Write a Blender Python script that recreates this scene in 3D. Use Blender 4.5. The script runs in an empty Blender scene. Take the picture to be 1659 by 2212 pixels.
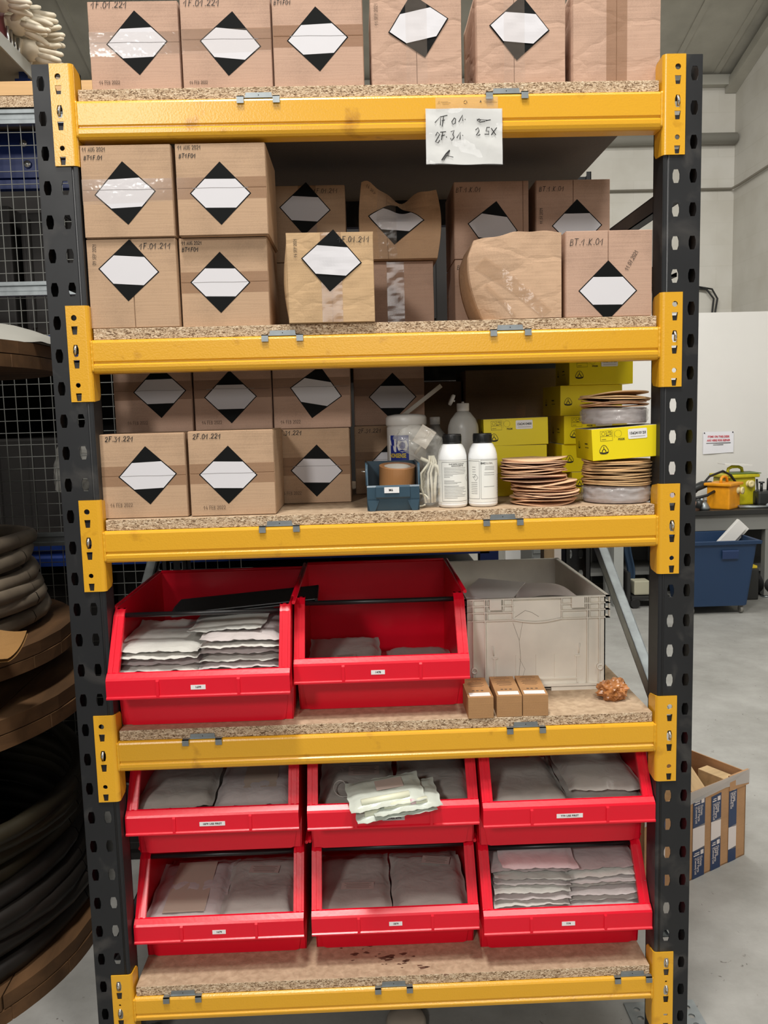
import bpy, bmesh, math, random
from mathutils import Vector, Matrix, noise
SC = bpy.context.scene
COL = SC.collection
PI = math.pi

# ---------------------------------------------------------------- camera
cam_d = bpy.data.cameras.new('camera')
cam = bpy.data.objects.new('camera', cam_d)
COL.objects.link(cam)
R3 = ((0.99925129, -0.02841427, -0.02625823), (-0.02935419, -0.11468257, -0.9929684), (0.02520312, 0.99299574, -0.11543079))
rt, dn, fw = Vector(R3[0]), Vector(R3[1]), Vector(R3[2])
cm = Matrix((rt, -dn, -fw)).transposed().to_4x4()
cm.translation = Vector((-0.047019, -2.00344, 1.665402))
cam.matrix_world = cm
cam_d.sensor_width = 36.0
cam_d.sensor_fit = 'AUTO'
cam_d.lens = 1822.526 / 2212 * 36.0
cam_d.clip_start = 0.05
cam_d.clip_end = 60
SC.camera = cam

# ---------------------------------------------------------------- light and exposure
SC.view_settings.view_transform = 'Standard'
SC.view_settings.look = 'None'
SC.view_settings.gamma = 1.0
SC.view_settings.use_curve_mapping = False
SC.view_settings.exposure = -0.30
w = bpy.data.worlds.new('world')
SC.world = w
w.use_nodes = True
w.node_tree.nodes['Background'].inputs[0].default_value = (0.95, 0.97, 1.0, 1)
w.node_tree.nodes['Background'].inputs[1].default_value = 0.10

def area(name, loc, target, size, power, col=(1, .97, .92), spread=PI, size_y=None):
    l = bpy.data.lights.new(name, 'AREA')
    l.energy = power
    l.color = col
    l.size = size
    if size_y:
        l.shape = 'RECTANGLE'
        l.size_y = size_y
    l.spread = spread
    o = bpy.data.objects.new(name, l)
    COL.objects.link(o)
    o.location = loc
    o.rotation_euler = (Vector(target) - Vector(loc)).to_track_quat('-Z', 'Y').to_euler()
    return o
area('ceiling_or_fill_lamp', (-2.36, -6.5, 4.6), (-0.2, 0, 1.3), 0.7, 205)
area('ceiling_or_fill_lamp', (-0.6, -1.7, 7.0), (-0.3, -0.1, 0.8), 0.7, 350)
area('ceiling_or_fill_lamp', (1.6, -3.0, 7.0), (0.5, 0.0, 1.0), 0.8, 190)
area('ceiling_or_fill_lamp', (0.3, -6.9, 2.95), (0, 0, 1.7), 1.8, 60, (1, .975, .94), size_y=.8)  # added frontal fill for the back cartons, not a real ceiling lamp
area('ceiling_or_fill_lamp', (0.9, 3.4, 4.55), (1.9, 4.0, 0), 1.2, 110, (1, .985, .94))
area('ceiling_or_fill_lamp', (2.9, 1.2, 4.7), (3.1, 3.6, 0.3), 1.2, 75, (1, .985, .94))

# ---------------------------------------------------------------- materials
def lin(c):
    out = []
    for v in c[:3]:
        v = v / 255.0
        out.append(v / 12.92 if v <= 0.04045 else ((v + 0.055) / 1.055) ** 2.4)
    return (out[0], out[1], out[2], 1)

_M = {}
def mat(name, col=(200, 200, 200), rough=0.5, metal=0.0, spec=0.5, alpha=1.0, coat=0.0, var=0.0, vscale=8.0, bump=0.0, bscale=200.0, trans=0.0, emit=0.0):
    if name in _M:
        return _M[name]
    m = bpy.data.materials.new(name)
    m.use_nodes = True
    nt = m.node_tree
    b = nt.nodes['Principled BSDF']
    c = lin(col)
    b.inputs['Base Color'].default_value = c
    b.inputs['Roughness'].default_value = rough
    b.inputs['Metallic'].default_value = metal
    b.inputs['Specular IOR Level'].default_value = spec
    b.inputs['Alpha'].default_value = alpha
    b.inputs['Coat Weight'].default_value = coat
    b.inputs['Transmission Weight'].default_value = trans
    if emit:
        b.inputs['Emission Color'].default_value = c
        b.inputs['Emission Strength'].default_value = emit
    if var or bump:
        tc = nt.nodes.new('ShaderNodeTexCoord')
    if var:
        n = nt.nodes.new('ShaderNodeTexNoise')
        n.inputs['Scale'].default_value = vscale
        n.inputs['Detail'].default_value = 6
        nt.links.new(tc.outputs['Object'], n.inputs['Vector'])
        r = nt.nodes.new('ShaderNodeValToRGB')
        r.color_ramp.elements[0].position = 0.32
        r.color_ramp.elements[1].position = 0.68
        r.color_ramp.elements[0].color = tuple([x * (1 - var) for x in c[:3]] + [1])
        r.color_ramp.elements[1].color = tuple([min(1, x * (1 + var)) for x in c[:3]] + [1])
        nt.links.new(n.outputs['Fac'], r.inputs['Fac'])
        nt.links.new(r.outputs['Color'], b.inputs['Base Color'])
    if bump:
        n2 = nt.nodes.new('ShaderNodeTexNoise')
        n2.inputs['Scale'].default_value = bscale
        n2.inputs['Detail'].default_value = 2
        nt.links.new(tc.outputs['Object'], n2.inputs['Vector'])
        bp = nt.nodes.new('ShaderNodeBump')
        bp.inputs['Strength'].default_value = bump
        bp.inputs['Distance'].default_value = 0.002
        nt.links.new(n2.outputs['Fac'], bp.inputs['Height'])
        nt.links.new(bp.outputs['Normal'], b.inputs['Normal'])
    _M[name] = m
    return m

def nodes(m):
    nt = m.node_tree
    return nt, nt.nodes, nt.links, nt.nodes['Principled BSDF']

def m_cardboard(name, col, rough=0.75):
    if name in _M:
        return _M[name]
    m = mat(name, col, rough, spec=0.25)
    nt, N, L, b = nodes(m)
    tc = N.new('ShaderNodeTexCoord')
    mp = N.new('ShaderNodeMapping')
    mp.inputs['Scale'].default_value = (6, 6, 190)
    L.new(tc.outputs['Object'], mp.inputs['Vector'])
    n1 = N.new('ShaderNodeTexNoise'); n1.inputs['Scale'].default_value = 1.2; n1.inputs['Detail'].default_value = 3
    L.new(mp.outputs[0], n1.inputs['Vector'])
    n2 = N.new('ShaderNodeTexNoise'); n2.inputs['Scale'].default_value = 9; n2.inputs['Detail'].default_value = 8
    L.new(tc.outputs['Object'], n2.inputs['Vector'])
    n3 = N.new('ShaderNodeTexNoise'); n3.inputs['Scale'].default_value = 420; n3.inputs['Detail'].default_value = 2
    L.new(tc.outputs['Object'], n3.inputs['Vector'])
    a = N.new('ShaderNodeMath'); a.operation = 'MULTIPLY_ADD'; a.inputs[1].default_value = 0.35
    L.new(n1.outputs['Fac'], a.inputs[0]); L.new(n2.outputs['Fac'], a.inputs[2])
    a2 = N.new('ShaderNodeMath'); a2.operation = 'MULTIPLY_ADD'; a2.inputs[1].default_value = 0.5
    L.new(n3.outputs['Fac'], a2.inputs[0]); L.new(a.outputs[0], a2.inputs[2])
    r = N.new('ShaderNodeValToRGB')
    c = lin(col)
    r.color_ramp.elements[0].position = 0.62; r.color_ramp.elements[1].position = 1.12 if False else 1.0
    r.color_ramp.elements[0].color = tuple([x * .86 for x in c[:3]] + [1])
    r.color_ramp.elements[1].color = tuple([min(1, x * 1.12) for x in c[:3]] + [1])
    L.new(a2.outputs[0], r.inputs['Fac']); L.new(r.outputs[0], b.inputs['Base Color'])
    bp = N.new('ShaderNodeBump'); bp.inputs['Strength'].default_value = 0.25; bp.inputs['Distance'].default_value = 0.0015
    L.new(n1.outputs['Fac'], bp.inputs['Height']); L.new(bp.outputs[0], b.inputs['Normal'])
    return m

def m_chipboard():
    m = mat('chipboard', (196, 165, 130), 0.8, spec=0.2)
    nt, N, L, b = nodes(m)
    tc = N.new('ShaderNodeTexCoord')
    mp = N.new('ShaderNodeMapping'); mp.inputs['Scale'].default_value = (1, 1, 2.6)
    mp.inputs['Rotation'].default_value = (0, 0.12, 0)
    L.new(tc.outputs['Object'], mp.inputs[0])
    v = N.new('ShaderNodeTexNoise'); v.inputs['Scale'].default_value = 130; v.inputs['Detail'].default_value = 3; v.inputs['Distortion'].default_value = 1.4
    L.new(mp.outputs[0], v.inputs['Vector'])
    r = N.new('ShaderNodeValToRGB'); e = r.color_ramp.elements
    e[0].position = 0.40; e[0].color = lin((112, 88, 66))
    e[1].position = 0.46; e[1].color = lin((178, 150, 120))
    x = e.new(0.56); x.color = lin((208, 184, 154))
    x = e.new(0.66); x.color = lin((226, 208, 182))
    L.new(v.outputs['Fac'], r.inputs['Fac'])
    # smooth sanded face with faint chips
    n2 = N.new('ShaderNodeTexNoise'); n2.inputs['Scale'].default_value = 55; n2.inputs['Detail'].default_value = 9; n2.inputs['Distortion'].default_value = 0.5
    L.new(tc.outputs['Object'], n2.inputs['Vector'])
    r2 = N.new('ShaderNodeValToRGB'); e = r2.color_ramp.elements
    e[0].position = 0.30; e[0].color = lin((166, 142, 116))
    e[1].position = 0.7; e[1].color = lin((196, 172, 144))
    L.new(n2.outputs['Fac'], r2.inputs['Fac'])
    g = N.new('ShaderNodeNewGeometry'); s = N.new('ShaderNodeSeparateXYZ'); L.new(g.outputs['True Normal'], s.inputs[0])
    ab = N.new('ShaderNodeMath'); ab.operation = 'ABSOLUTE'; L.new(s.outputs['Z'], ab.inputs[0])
    gt = N.new('ShaderNodeMath'); gt.operation = 'GREATER_THAN'; gt.inputs[1].default_value = 0.7; L.new(ab.outputs[0], gt.inputs[0])
    mx = N.new('ShaderNodeMixRGB'); L.new(gt.outputs[0], mx.inputs[0]); L.new(r.outputs[0], mx.inputs[1]); L.new(r2.outputs[0], mx.inputs[2])
    # faces pointing down are mixed to a flat, darker grey-brown
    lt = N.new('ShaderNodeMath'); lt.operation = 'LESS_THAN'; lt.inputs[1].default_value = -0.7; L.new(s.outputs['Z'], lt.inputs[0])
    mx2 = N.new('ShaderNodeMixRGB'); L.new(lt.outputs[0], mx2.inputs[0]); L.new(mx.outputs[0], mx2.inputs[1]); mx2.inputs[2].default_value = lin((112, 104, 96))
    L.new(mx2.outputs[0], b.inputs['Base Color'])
    bp = N.new('ShaderNodeBump'); bp.inputs['Strength'].default_value = 0.5; bp.inputs['Distance'].default_value = 0.002
    L.new(v.outputs['Fac'], bp.inputs['Height']); L.new(bp.outputs[0], b.inputs['Normal'])
    return m

def m_wood(name, col, scale=(3, 3, 40), dark=0.6, rough=0.7):
    if name in _M:
        return _M[name]
    m = mat(name, col, rough, spec=0.3)
    nt, N, L, b = nodes(m)
    tc = N.new('ShaderNodeTexCoord'); mp = N.new('ShaderNodeMapping'); mp.inputs['Scale'].default_value = scale
    L.new(tc.outputs['Object'], mp.inputs[0])
    n = N.new('ShaderNodeTexNoise'); n.inputs['Scale'].default_value = 1.0; n.inputs['Detail'].default_value = 8; n.inputs['Distortion'].default_value = 0.6
    L.new(mp.outputs[0], n.inputs['Vector'])
    r = N.new('ShaderNodeValToRGB'); c = lin(col); e = r.color_ramp.elements
    e[0].position = 0.33; e[0].color = tuple([x * dark for x in c[:3]] + [1])
    e[1].position = 0.65; e[1].color = c
    L.new(n.outputs['Fac'], r.inputs['Fac']); L.new(r.outputs[0], b.inputs['Base Color'])
    return m

def m_yellow():
    m = mat('yellow_powder_coat', (222, 165, 42), 0.30, spec=0.5)
    nt, N, L, b = nodes(m)
    tc = N.new('ShaderNodeTexCoord')
    n = N.new('ShaderNodeTexNoise'); n.inputs['Scale'].default_value = 240; n.inputs['Detail'].default_value = 2
    L.new(tc.outputs['Object'], n.inputs['Vector'])
    bp = N.new('ShaderNodeBump'); bp.inputs['Strength'].default_value = 0.22; bp.inputs['Distance'].default_value = 0.0015
    L.new(n.outputs['Fac'], bp.inputs['Height']); L.new(bp.outputs[0], b.inputs['Normal'])
    n2 = N.new('ShaderNodeTexNoise'); n2.inputs['Scale'].default_value = 14; n2.inputs['Detail'].default_value = 8
    L.new(tc.outputs['Object'], n2.inputs['Vector'])
    r = N.new('ShaderNodeValToRGB'); e = r.color_ramp.elements
    e[0].position = 0.22; e[0].color = lin((168, 112, 24)); e[1].position = 0.38; e[1].color = lin((226, 168, 40))
    L.new(n2.outputs['Fac'], r.inputs['Fac']); L.new(r.outputs[0], b.inputs['Base Color'])
    return m

def m_black_paint():
    m = mat('dark_grey_powder_coat', (34, 35, 37), 0.45, spec=0.4)
    nt, N, L, b = nodes(m)
    tc = N.new('ShaderNodeTexCoord')
    n = N.new('ShaderNodeTexNoise'); n.inputs['Scale'].default_value = 7; n.inputs['Detail'].default_value = 9; n.inputs['Distortion'].default_value = 0.7
    L.new(tc.outputs['Object'], n.inputs['Vector'])
    r = N.new('ShaderNodeValToRGB'); e = r.color_ramp.elements
    e[0].position = 0.56; e[0].color = lin((32, 33, 35)); e[1].position = 0.76; e[1].color = lin((78, 75, 72))
    L.new(n.outputs['Fac'], r.inputs['Fac']); L.new(r.outputs[0], b.inputs['Base Color'])
    r2 = N.new('ShaderNodeValToRGB'); r2.color_ramp.elements[0].color = (.36, .36, .36, 1); r2.color_ramp.elements[1].color = (.6, .6, .6, 1)
    L.new(n.outputs['Fac'], r2.inputs['Fac']); L.new(r2.outputs[0], b.inputs['Roughness'])
    return m

YEL = m_yellow()
BLK = m_black_paint()
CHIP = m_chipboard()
GALV = mat('galvanised_steel', (150, 156, 158), 0.42, 0.8, var=.12, vscale=30)
ZINC = mat('zinc_pin', (210, 212, 212), 0.25, 0.9)
DARKIN = mat('near_black', (16, 15, 15), 0.7)
INK = mat('black_ink', (22, 20, 20), 0.6)
INKG = mat('faded_ink', (92, 74, 60), 0.7)
BLKLAB = mat('black_label_print', (21, 22, 22), 0.55, spec=.08)
WHTLAB = mat('white_label_paper', (216, 214, 218), 0.5, spec=.25)
WHT = mat('white_sticker', (235, 233, 232), 0.5)
CARD = m_cardboard('kraft_cardboard', (180, 150, 122))
CARD2 = m_cardboard('pinkish_kraft_cardboard', (182, 150, 130))
RED = mat('red_plastic', (226, 8, 40), 0.30, spec=0.5, bump=.08, bscale=90)
TAPE = mat('clear_parcel_tape', (160, 122, 92), 0.14, alpha=0.42, spec=0.8)
TAPEW = mat('shiny_clear_tape', (214, 196, 180), 0.08, alpha=0.10, spec=1.0, bump=.5, bscale=40)
CLEAR = mat('clear_film', (226, 224, 220), 0.10, alpha=0.20, spec=1.0, bump=.8, bscale=60)
CLEAR2 = mat('cloudy_film', (214, 212, 206), 0.22, alpha=0.62, spec=0.9, bump=.6, bscale=40)

# ---------------------------------------------------------------- mesh helpers
class MB:
    """collects shapes and links them as one mesh object"""
    def __init__(s):
        s.bm = bmesh.new(); s.mi = 0
    def quad(s, pts, mi=None):
        vs = [s.bm.verts.new(p) for p in pts]
        f = s.bm.faces.new(vs); f.material_index = s.mi if mi is None else mi
        return f
    def box(s, x0, x1, y0, y1, z0, z1, mi=None, M=None, bev=0):
        P = [(x0, y0, z0), (x1, y0, z0), (x1, y1, z0), (x0, y1, z0), (x0, y0, z1), (x1, y0, z1), (x1, y1, z1), (x0, y1, z1)]
        if M: P = [M @ Vector(p) for p in P]
        v = [s.bm.verts.new(p) for p in P]
        fs = []
        for q in ((0, 3, 2, 1), (4, 5, 6, 7), (0, 1, 5, 4), (1, 2, 6, 5), (2, 3, 7, 6), (3, 0, 4, 7)):
            f = s.bm.faces.new([v[i] for i in q]); f.material_index = s.mi if mi is None else mi; fs.append(f)
        if bev:
            es = list({e for f in fs for e in f.edges})
            bmesh.ops.bevel(s.bm, geom=es, offset=bev, segments=2, affect='EDGES', profile=.6)
    def prism(s, poly, a0, a1, axis='x', mi=None, M=None):
        """extrude a 2D polygon along an axis; poly in the other two axes in order"""
        def p3(p, a):
            q = (a, p[0], p[1]) if axis == 'x' else ((p[0], a, p[1]) if axis == 'y' else (p[0], p[1], a))
            return M @ Vector(q) if M else Vector(q)
        A = [s.bm.verts.new(p3(p, a0)) for p in poly]; B = [s.bm.verts.new(p3(p, a1)) for p in poly]
        n = len(poly); m_ = s.mi if mi is None else mi
        fl = []
        for i in range(n):
            fl.append(s.bm.faces.new((A[i], A[(i + 1) % n], B[(i + 1) % n], B[i])))
        fl.append(s.bm.faces.new(A[::-1])); fl.append(s.bm.faces.new(B))
        for f in fl: f.material_index = m_
    def tube(s, pts, r, n=10, mi=None, caps=True, closed=False):
        pts = [Vector(p) for p in pts]
        rs = r if isinstance(r, (list, tuple)) else [r] * len(pts)
        rings = []
        up = None
        for i, p in enumerate(pts):
            t = (pts[min(i + 1, len(pts) - 1)] - pts[max(i - 1, 0)]).normalized()
            if up is None:
                up = Vector((0, 0, 1)) if abs(t.z) < .9 else Vector((1, 0, 0))
            u = t.cross(up)
            if u.length < 1e-5: u = t.cross(Vector((0, 1, 0)))
            u.normalize(); v = t.cross(u).normalized(); up = u.cross(t) * 1.0
            rings.append([s.bm.verts.new(p + (u * math.cos(2 * PI * k / n) + v * math.sin(2 * PI * k / n)) * rs[i]) for k in range(n)])
        m_ = s.mi if mi is None else mi
        for i in range(len(rings) - 1):
            for k in range(n):
                f = s.bm.faces.new((rings[i][k], rings[i][(k + 1) % n], rings[i + 1][(k + 1) % n], rings[i + 1][k])); f.material_index = m_; f.smooth = True
        if caps:
            for rg in (rings[0][::-1], rings[-1]):
                f = s.bm.faces.new(rg); f.material_index = m_
    def lathe(s, prof, n=32, c=(0, 0, 0), mi=None, caps=True, sx=1, sy=1, wob=None, smooth=True):
        rings = []
        for (r, z) in prof:
            ring = []
            for k in range(n):
                a = 2 * PI * k / n
                dz = wob(a, r) if wob else 0
                ring.append(s.bm.verts.new((c[0] + r * math.cos(a) * sx, c[1] + r * math.sin(a) * sy, c[2] + z + dz)))
            rings.append(ring)
        m_ = s.mi if mi is None else mi
        for i in range(len(rings) - 1):
            for k in range(n):
                f = s.bm.faces.new((rings[i][k], rings[i][(k + 1) % n], rings[i + 1][(k + 1) % n], rings[i + 1][k])); f.material_index = m_; f.smooth = smooth
        if caps:
            f = s.bm.faces.new(rings[0][::-1]); f.material_index = m_
            f = s.bm.faces.new(rings[-1]); f.material_index = m_
    def stroke(s, pts, wd, mi=None):
        """flat ribbon in the xz plane (y given by the points' third value or 0)"""
        pts = [Vector((p[0], p[1])) for p in pts]
        L = []; Rr = []
        for i, p in enumerate(pts):
            t = (pts[min(i + 1, len(pts) - 1)] - pts[max(i - 1, 0)])
            if t.length < 1e-9: t = Vector((1, 0))
            t.normalize(); nn = Vector((-t.y, t.x)) * wd / 2
            e = t * wd * .3 * (-1 if i == 0 else (1 if i == len(pts) - 1 else 0))
            L.append(s.bm.verts.new((p.x + nn.x + e.x, 0, p.y + nn.y + e.y))); Rr.append(s.bm.verts.new((p.x - nn.x + e.x, 0, p.y - nn.y + e.y)))
        for i in range(len(pts) - 1):
            f = s.bm.faces.new((L[i], Rr[i], Rr[i + 1], L[i + 1])); f.material_index = s.mi if mi is None else mi
    def poly(s, pts, y=0, mi=None):
        vs = [s.bm.verts.new((p[0], y, p[1])) for p in pts]
        f = s.bm.faces.new(vs); f.material_index = s.mi if mi is None else mi
    def grid(s, fn, nu, nv, mi=None, smooth=True, close_u=False):
        V = [[s.bm.verts.new(fn(i / nu, j / nv)) for j in range(nv + 1)] for i in range(nu + (0 if close_u else 1))]
        m_ = s.mi if mi is None else mi
        for i in range(nu):
            for j in range(nv):
                i2 = (i + 1) % nu if close_u else i + 1
                f = s.bm.faces.new((V[i][j], V[i2][j], V[i2][j + 1], V[i][j + 1])); f.material_index = m_; f.smooth = smooth
        return V
    def xf(s, M):
        bmesh.ops.transform(s.bm, matrix=M, verts=s.bm.verts[:])
    def each(s, fn):
        for v in s.bm.verts: v.co = Vector(fn(v.co))
    def build(s, name, mats, parent=None, loc=None, rot=None, fixn=True):
        if fixn: bmesh.ops.recalc_face_normals(s.bm, faces=s.bm.faces[:])
        me = bpy.data.meshes.new(name); s.bm.to_mesh(me); s.bm.free()
        for m in (mats if isinstance(mats, (list, tuple)) else [mats]): me.materials.append(m)
        o = bpy.data.objects.new(name, me); COL.objects.link(o)
        if parent: o.parent = parent
        if loc: o.location = loc
        if rot: o.rotation_euler = rot
        return o

def tag(o, label=None, cat=None, group=None, kind=None):
    if label: o['label'] = label
    if cat: o['category'] = cat
    if group: o['group'] = group
    if kind: o['kind'] = kind
    return o
def thing(name, label, cat, loc=(0, 0, 0), rot=(0, 0, 0), group=None):
    o = bpy.data.objects.new(name, None); COL.objects.link(o)
    o.empty_display_size = .05
    o.location = loc; o.rotation_euler = rot
    return tag(o, label, cat, group)
def copy_tree(o, parent=None):
    c = o.copy(); COL.objects.link(c)
    if parent: c.parent = parent
    for ch in list(o.children): copy_tree(ch, c)
    return c

def text_mesh(txt, size, bold=0.0, align='CENTER', space=1.0):
    cu = bpy.data.curves.new('t', 'FONT'); cu.body = txt; cu.size = size; cu.align_x = align; cu.align_y = 'CENTER'
    cu.offset = bold; cu.resolution_u = 2; cu.space_character = space
    o = bpy.data.objects.new('t', cu); COL.objects.link(o)
    bpy.context.view_layer.update()
    me = bpy.data.meshes.new_from_object(o)
    bpy.data.objects.remove(o)
    return me
def text_obj(name, txt, size, m, parent, loc, rot=(PI / 2, 0, 0), bold=0.0, align='CENTER', wrap=None, sx=1.0, space=1.0):
    me = text_mesh(txt, size, bold, align, space)
    me.name = name
    if sx != 1.0:
        for v in me.vertices: v.co.x *= sx
    if wrap:                                   # bend the flat letters round a cylinder standing on z
        R, a0 = wrap
        for v in me.vertices:
            x, z = v.co.x + loc[0], v.co.y + loc[2]
            a = a0 + x / R
            v.co = (R * math.sin(a), -R * math.cos(a), z)
        loc, rot = (0, 0, 0), (0, 0, 0)
    me.materials.clear(); me.materials.append(m)
    o = bpy.data.objects.new(name, me); COL.objects.link(o); o.parent = parent; o.location = loc; o.rotation_euler = rot
    return o

# a simple stroke alphabet for handwriting and date stamps (4 wide, 6 high)
GL = {
 '0': [[(2, 6), (.6, 4.8), (.4, 2), (1.6, 0), (3, .6), (3.6, 3), (3.2, 5.2), (2, 6)]],
 '1': [[(0, 3), (2.4, 6), (2.2, 0)]], '2': [[(.4, 4.6), (1.4, 6), (3, 5.8), (3.4, 4.4), (2, 2), (.3, .2), (1, .6), (3.8, 0)]],
 '3': [[(.6, 5.8), (3.2, 5.8), (1.8, 3.6), (3.4, 2.6), (3, .4), (1.2, 0), (.4, .8)]], '4': [[(2.4, 6), (.2, 2), (3.8, 2)], [(2.8, 3.6), (2.6, 0)]],
 '5': [[(3.8, 6), (1.4, 5.8), (1, 3.6), (3, 3.4), (3.4, 1.4), (2, 0), (.4, .6)]], '6': [[(3, 6), (.8, 3), (.8, .8), (2.4, 0), (3.4, 1.6), (2.2, 3), (.9, 2)]],
 '7': [[(.4, 6), (3.6, 5.8), (1.6, 0)], [(1, 3), (3.2, 3.2)]], '8': [[(2, 3.2), (.6, 4.6), (2, 6), (3.4, 4.6), (2, 3.2), (.4, 1.4), (2, 0), (3.6, 1.4), (2, 3.2)]],
 '9': [[(3.2, 4), (1.8, 3.2), (.6, 4.6), (2, 6), (3.3, 5), (3.2, 2), (1.6, 0)]],
 'B': [[(.6, 0), (.8, 6), (2.8, 5.6), (3, 4), (1, 3.2), (3.4, 2.6), (3.2, .6), (.6, 0)]], 'T': [[(0, 6), (4, 6)], [(2.1, 6), (1.8, 0)]],
 'F': [[(.8, 0), (1.2, 6)], [(.6, 6), (3.8, 6.1)], [(.9, 3.2), (3, 3.4)]], 'K': [[(.8, 6), (.6, 0)], [(3.4, 6), (.8, 2.8), (3.4, 0)]],
 'A': [[(.2, 0), (2, 6), (3.6, 0)], [(.9, 2.2), (3, 2.2)]], 'U': [[(.5, 6), (.5, 1), (2, 0), (3.4, 1), (3.5, 6)]],
 'G': [[(3.5, 5.2), (2, 6), (.5, 4.6), (.5, 1.4), (2, 0), (3.5, 1), (3.5, 2.8), (2.2, 2.8)]],
 'S': [[(3.4, 5.4), (2, 6), (.6, 4.8), (3.3, 2), (2, 0), (.5, .8)]], 'E': [[(3.5, 6), (.6, 6), (.6, 0), (3.5, 0)], [(.6, 3), (3, 3)]],
 'P': [[(.6, 0), (.6, 6), (3.2, 5.8), (3.3, 3.4), (.6, 3)]], 'C': [[(3.4, 5.2), (2, 6), (.5, 4.4), (.5, 1.6), (2, 0), (3.4, .8)]],
 'X': [[(.4, 5), (3.6, 0)], [(3.8, 5.2), (.2, 0)]], '.': [[(1.2, .5), (1.7, .1)]], '-': [[(.6, 3), (3, 3.1)]], ' ': []}
def strokes(mb, txt, x, z, h, wd, rot=0, aspect=.62, slant=.12, jit=0, seed=1):
    rng = random.Random(seed)
    sc = h / 6; adv = 0
    c, s_ = math.cos(rot), math.sin(rot)
    for ch in txt:
        g = GL.get(ch, [])
        dy = rng.uniform(-jit, jit) * h
        for pl in g:
            pts = []
            for (a, b) in pl:
                px = (a * sc * aspect / .66 + b * sc * slant) + adv; pz = b * sc + dy
                pts.append((x + px * c - pz * s_, z + px * s_ + pz * c))
            mb.stroke(pts, wd)
        adv += (4.7 if ch not in '. ' else 2.6) * sc * aspect / .66
# ================================================================ SETTING
def m_floor():
    m = mat('painted_concrete', (168, 166, 158), 0.55, spec=0.4)
    nt, N, L, b = nodes(m)
    tc = N.new('ShaderNodeTexCoord')
    n = N.new('ShaderNodeTexNoise'); n.inputs['Scale'].default_value = 2.2; n.inputs['Detail'].default_value = 12; n.inputs['Roughness'].default_value = .7
    L.new(tc.outputs['Object'], n.inputs['Vector'])
    r = N.new('ShaderNodeValToRGB'); e = r.color_ramp.elements
    e[0].position = .3; e[0].color = lin((128, 127, 122)); e[1].position = .65; e[1].color = lin((158, 157, 153))
    L.new(n.outputs['Fac'], r.inputs['Fac'])
    n2 = N.new('ShaderNodeTexNoise'); n2.inputs['Scale'].default_value = 26; n2.inputs['Detail'].default_value = 4; n2.inputs['Distortion'].default_value = 1.5
    L.new(tc.outputs['Object'], n2.inputs['Vector'])
    r2 = N.new('ShaderNodeValToRGB'); e = r2.color_ramp.elements
    e[0].position = .24; e[0].color = (.25, .22, .2, 1); e[1].position = .31; e[1].color = (1, 1, 1, 1)
    L.new(n2.outputs['Fac'], r2.inputs['Fac'])
    mx = N.new('ShaderNodeMixRGB'); mx.blend_type = 'MULTIPLY'; mx.inputs[0].default_value = 1
    L.new(r.outputs[0], mx.inputs[1]); L.new(r2.outputs[0], mx.inputs[2]); L.new(mx.outputs[0], b.inputs['Base Color'])
    bp = N.new('ShaderNodeBump'); bp.inputs['Strength'].default_value = .15; bp.inputs['Distance'].default_value = .01
    L.new(n.outputs['Fac'], bp.inputs['Height']); L.new(bp.outputs[0], b.inputs['Normal'])
    return m
def m_wall():
    m = mat('painted_blockwork', (206, 203, 194), 0.7, spec=0.3)
    nt, N, L, b = nodes(m)
    tc = N.new('ShaderNodeTexCoord')
    mp = N.new('ShaderNodeMapping'); mp.inputs['Rotation'].default_value = (PI / 2, 0, 0)
    L.new(tc.outputs['Object'], mp.inputs[0])
    br = N.new('ShaderNodeTexBrick'); br.inputs['Scale'].default_value = 1.0; br.inputs['Brick Width'].default_value = .45; br.inputs['Row Height'].default_value = .225
    br.inputs['Mortar Size'].default_value = .006; br.inputs['Color1'].default_value = lin((208, 205, 197)); br.inputs['Color2'].default_value = lin((204, 201, 192)); br.inputs['Mortar'].default_value = lin((203, 200, 191))
    L.new(mp.outputs[0], br.inputs['Vector'])
    n = N.new('ShaderNodeTexNoise'); n.inputs['Scale'].default_value = 3; n.inputs['Detail'].default_value = 10
    L.new(tc.outputs['Object'], n.inputs['Vector'])
    r = N.new('ShaderNodeValToRGB'); e = r.color_ramp.elements
    e[0].position = .3; e[0].color = (.9, .89, .87, 1); e[1].position = .6; e[1].color = (1, 1, 1, 1)
    L.new(n.outputs['Fac'], r.inputs['Fac'])
    mx = N.new('ShaderNodeMixRGB'); mx.blend_type = 'MULTIPLY'; mx.inputs[0].default_value = 1
    L.new(br.outputs[0], mx.inputs[1]); L.new(r.outputs[0], mx.inputs[2]); L.new(mx.outputs[0], b.inputs['Base Color'])
    return m
def struct(name, mb, m):
    o = mb.build(name, m); o['kind'] = 'structure'; return o
FLOOR, WALL = m_floor(), m_wall()
ROOF = mat('roof_sheet', (184, 181, 170), 0.6, var=.08, vscale=5)
ROOFD = mat('roof_steel', (112, 113, 108), 0.5)
mb = MB(); mb.box(-5, 4.2, -7, 7.4, -.1, 0); struct('floor', mb, FLOOR)
mb = MB(); mb.box(-5, 4.2, 7.2, 7.4, 0, 5.3); struct('wall_back', mb, WALL)
mb = MB(); mb.box(4.0, 4.2, -7, 7.2, 0, 9); struct('wall_right', mb, WALL)
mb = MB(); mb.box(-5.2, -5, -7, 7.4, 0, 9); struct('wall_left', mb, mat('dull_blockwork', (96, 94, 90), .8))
mb = MB(); mb.box(1.3, 3.99, 5.9, 5.96, 0, 2.52); struct('wall_partition', mb, mat('white_boarding', (214, 212, 208), .55, var=.02, vscale=2))
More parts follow.
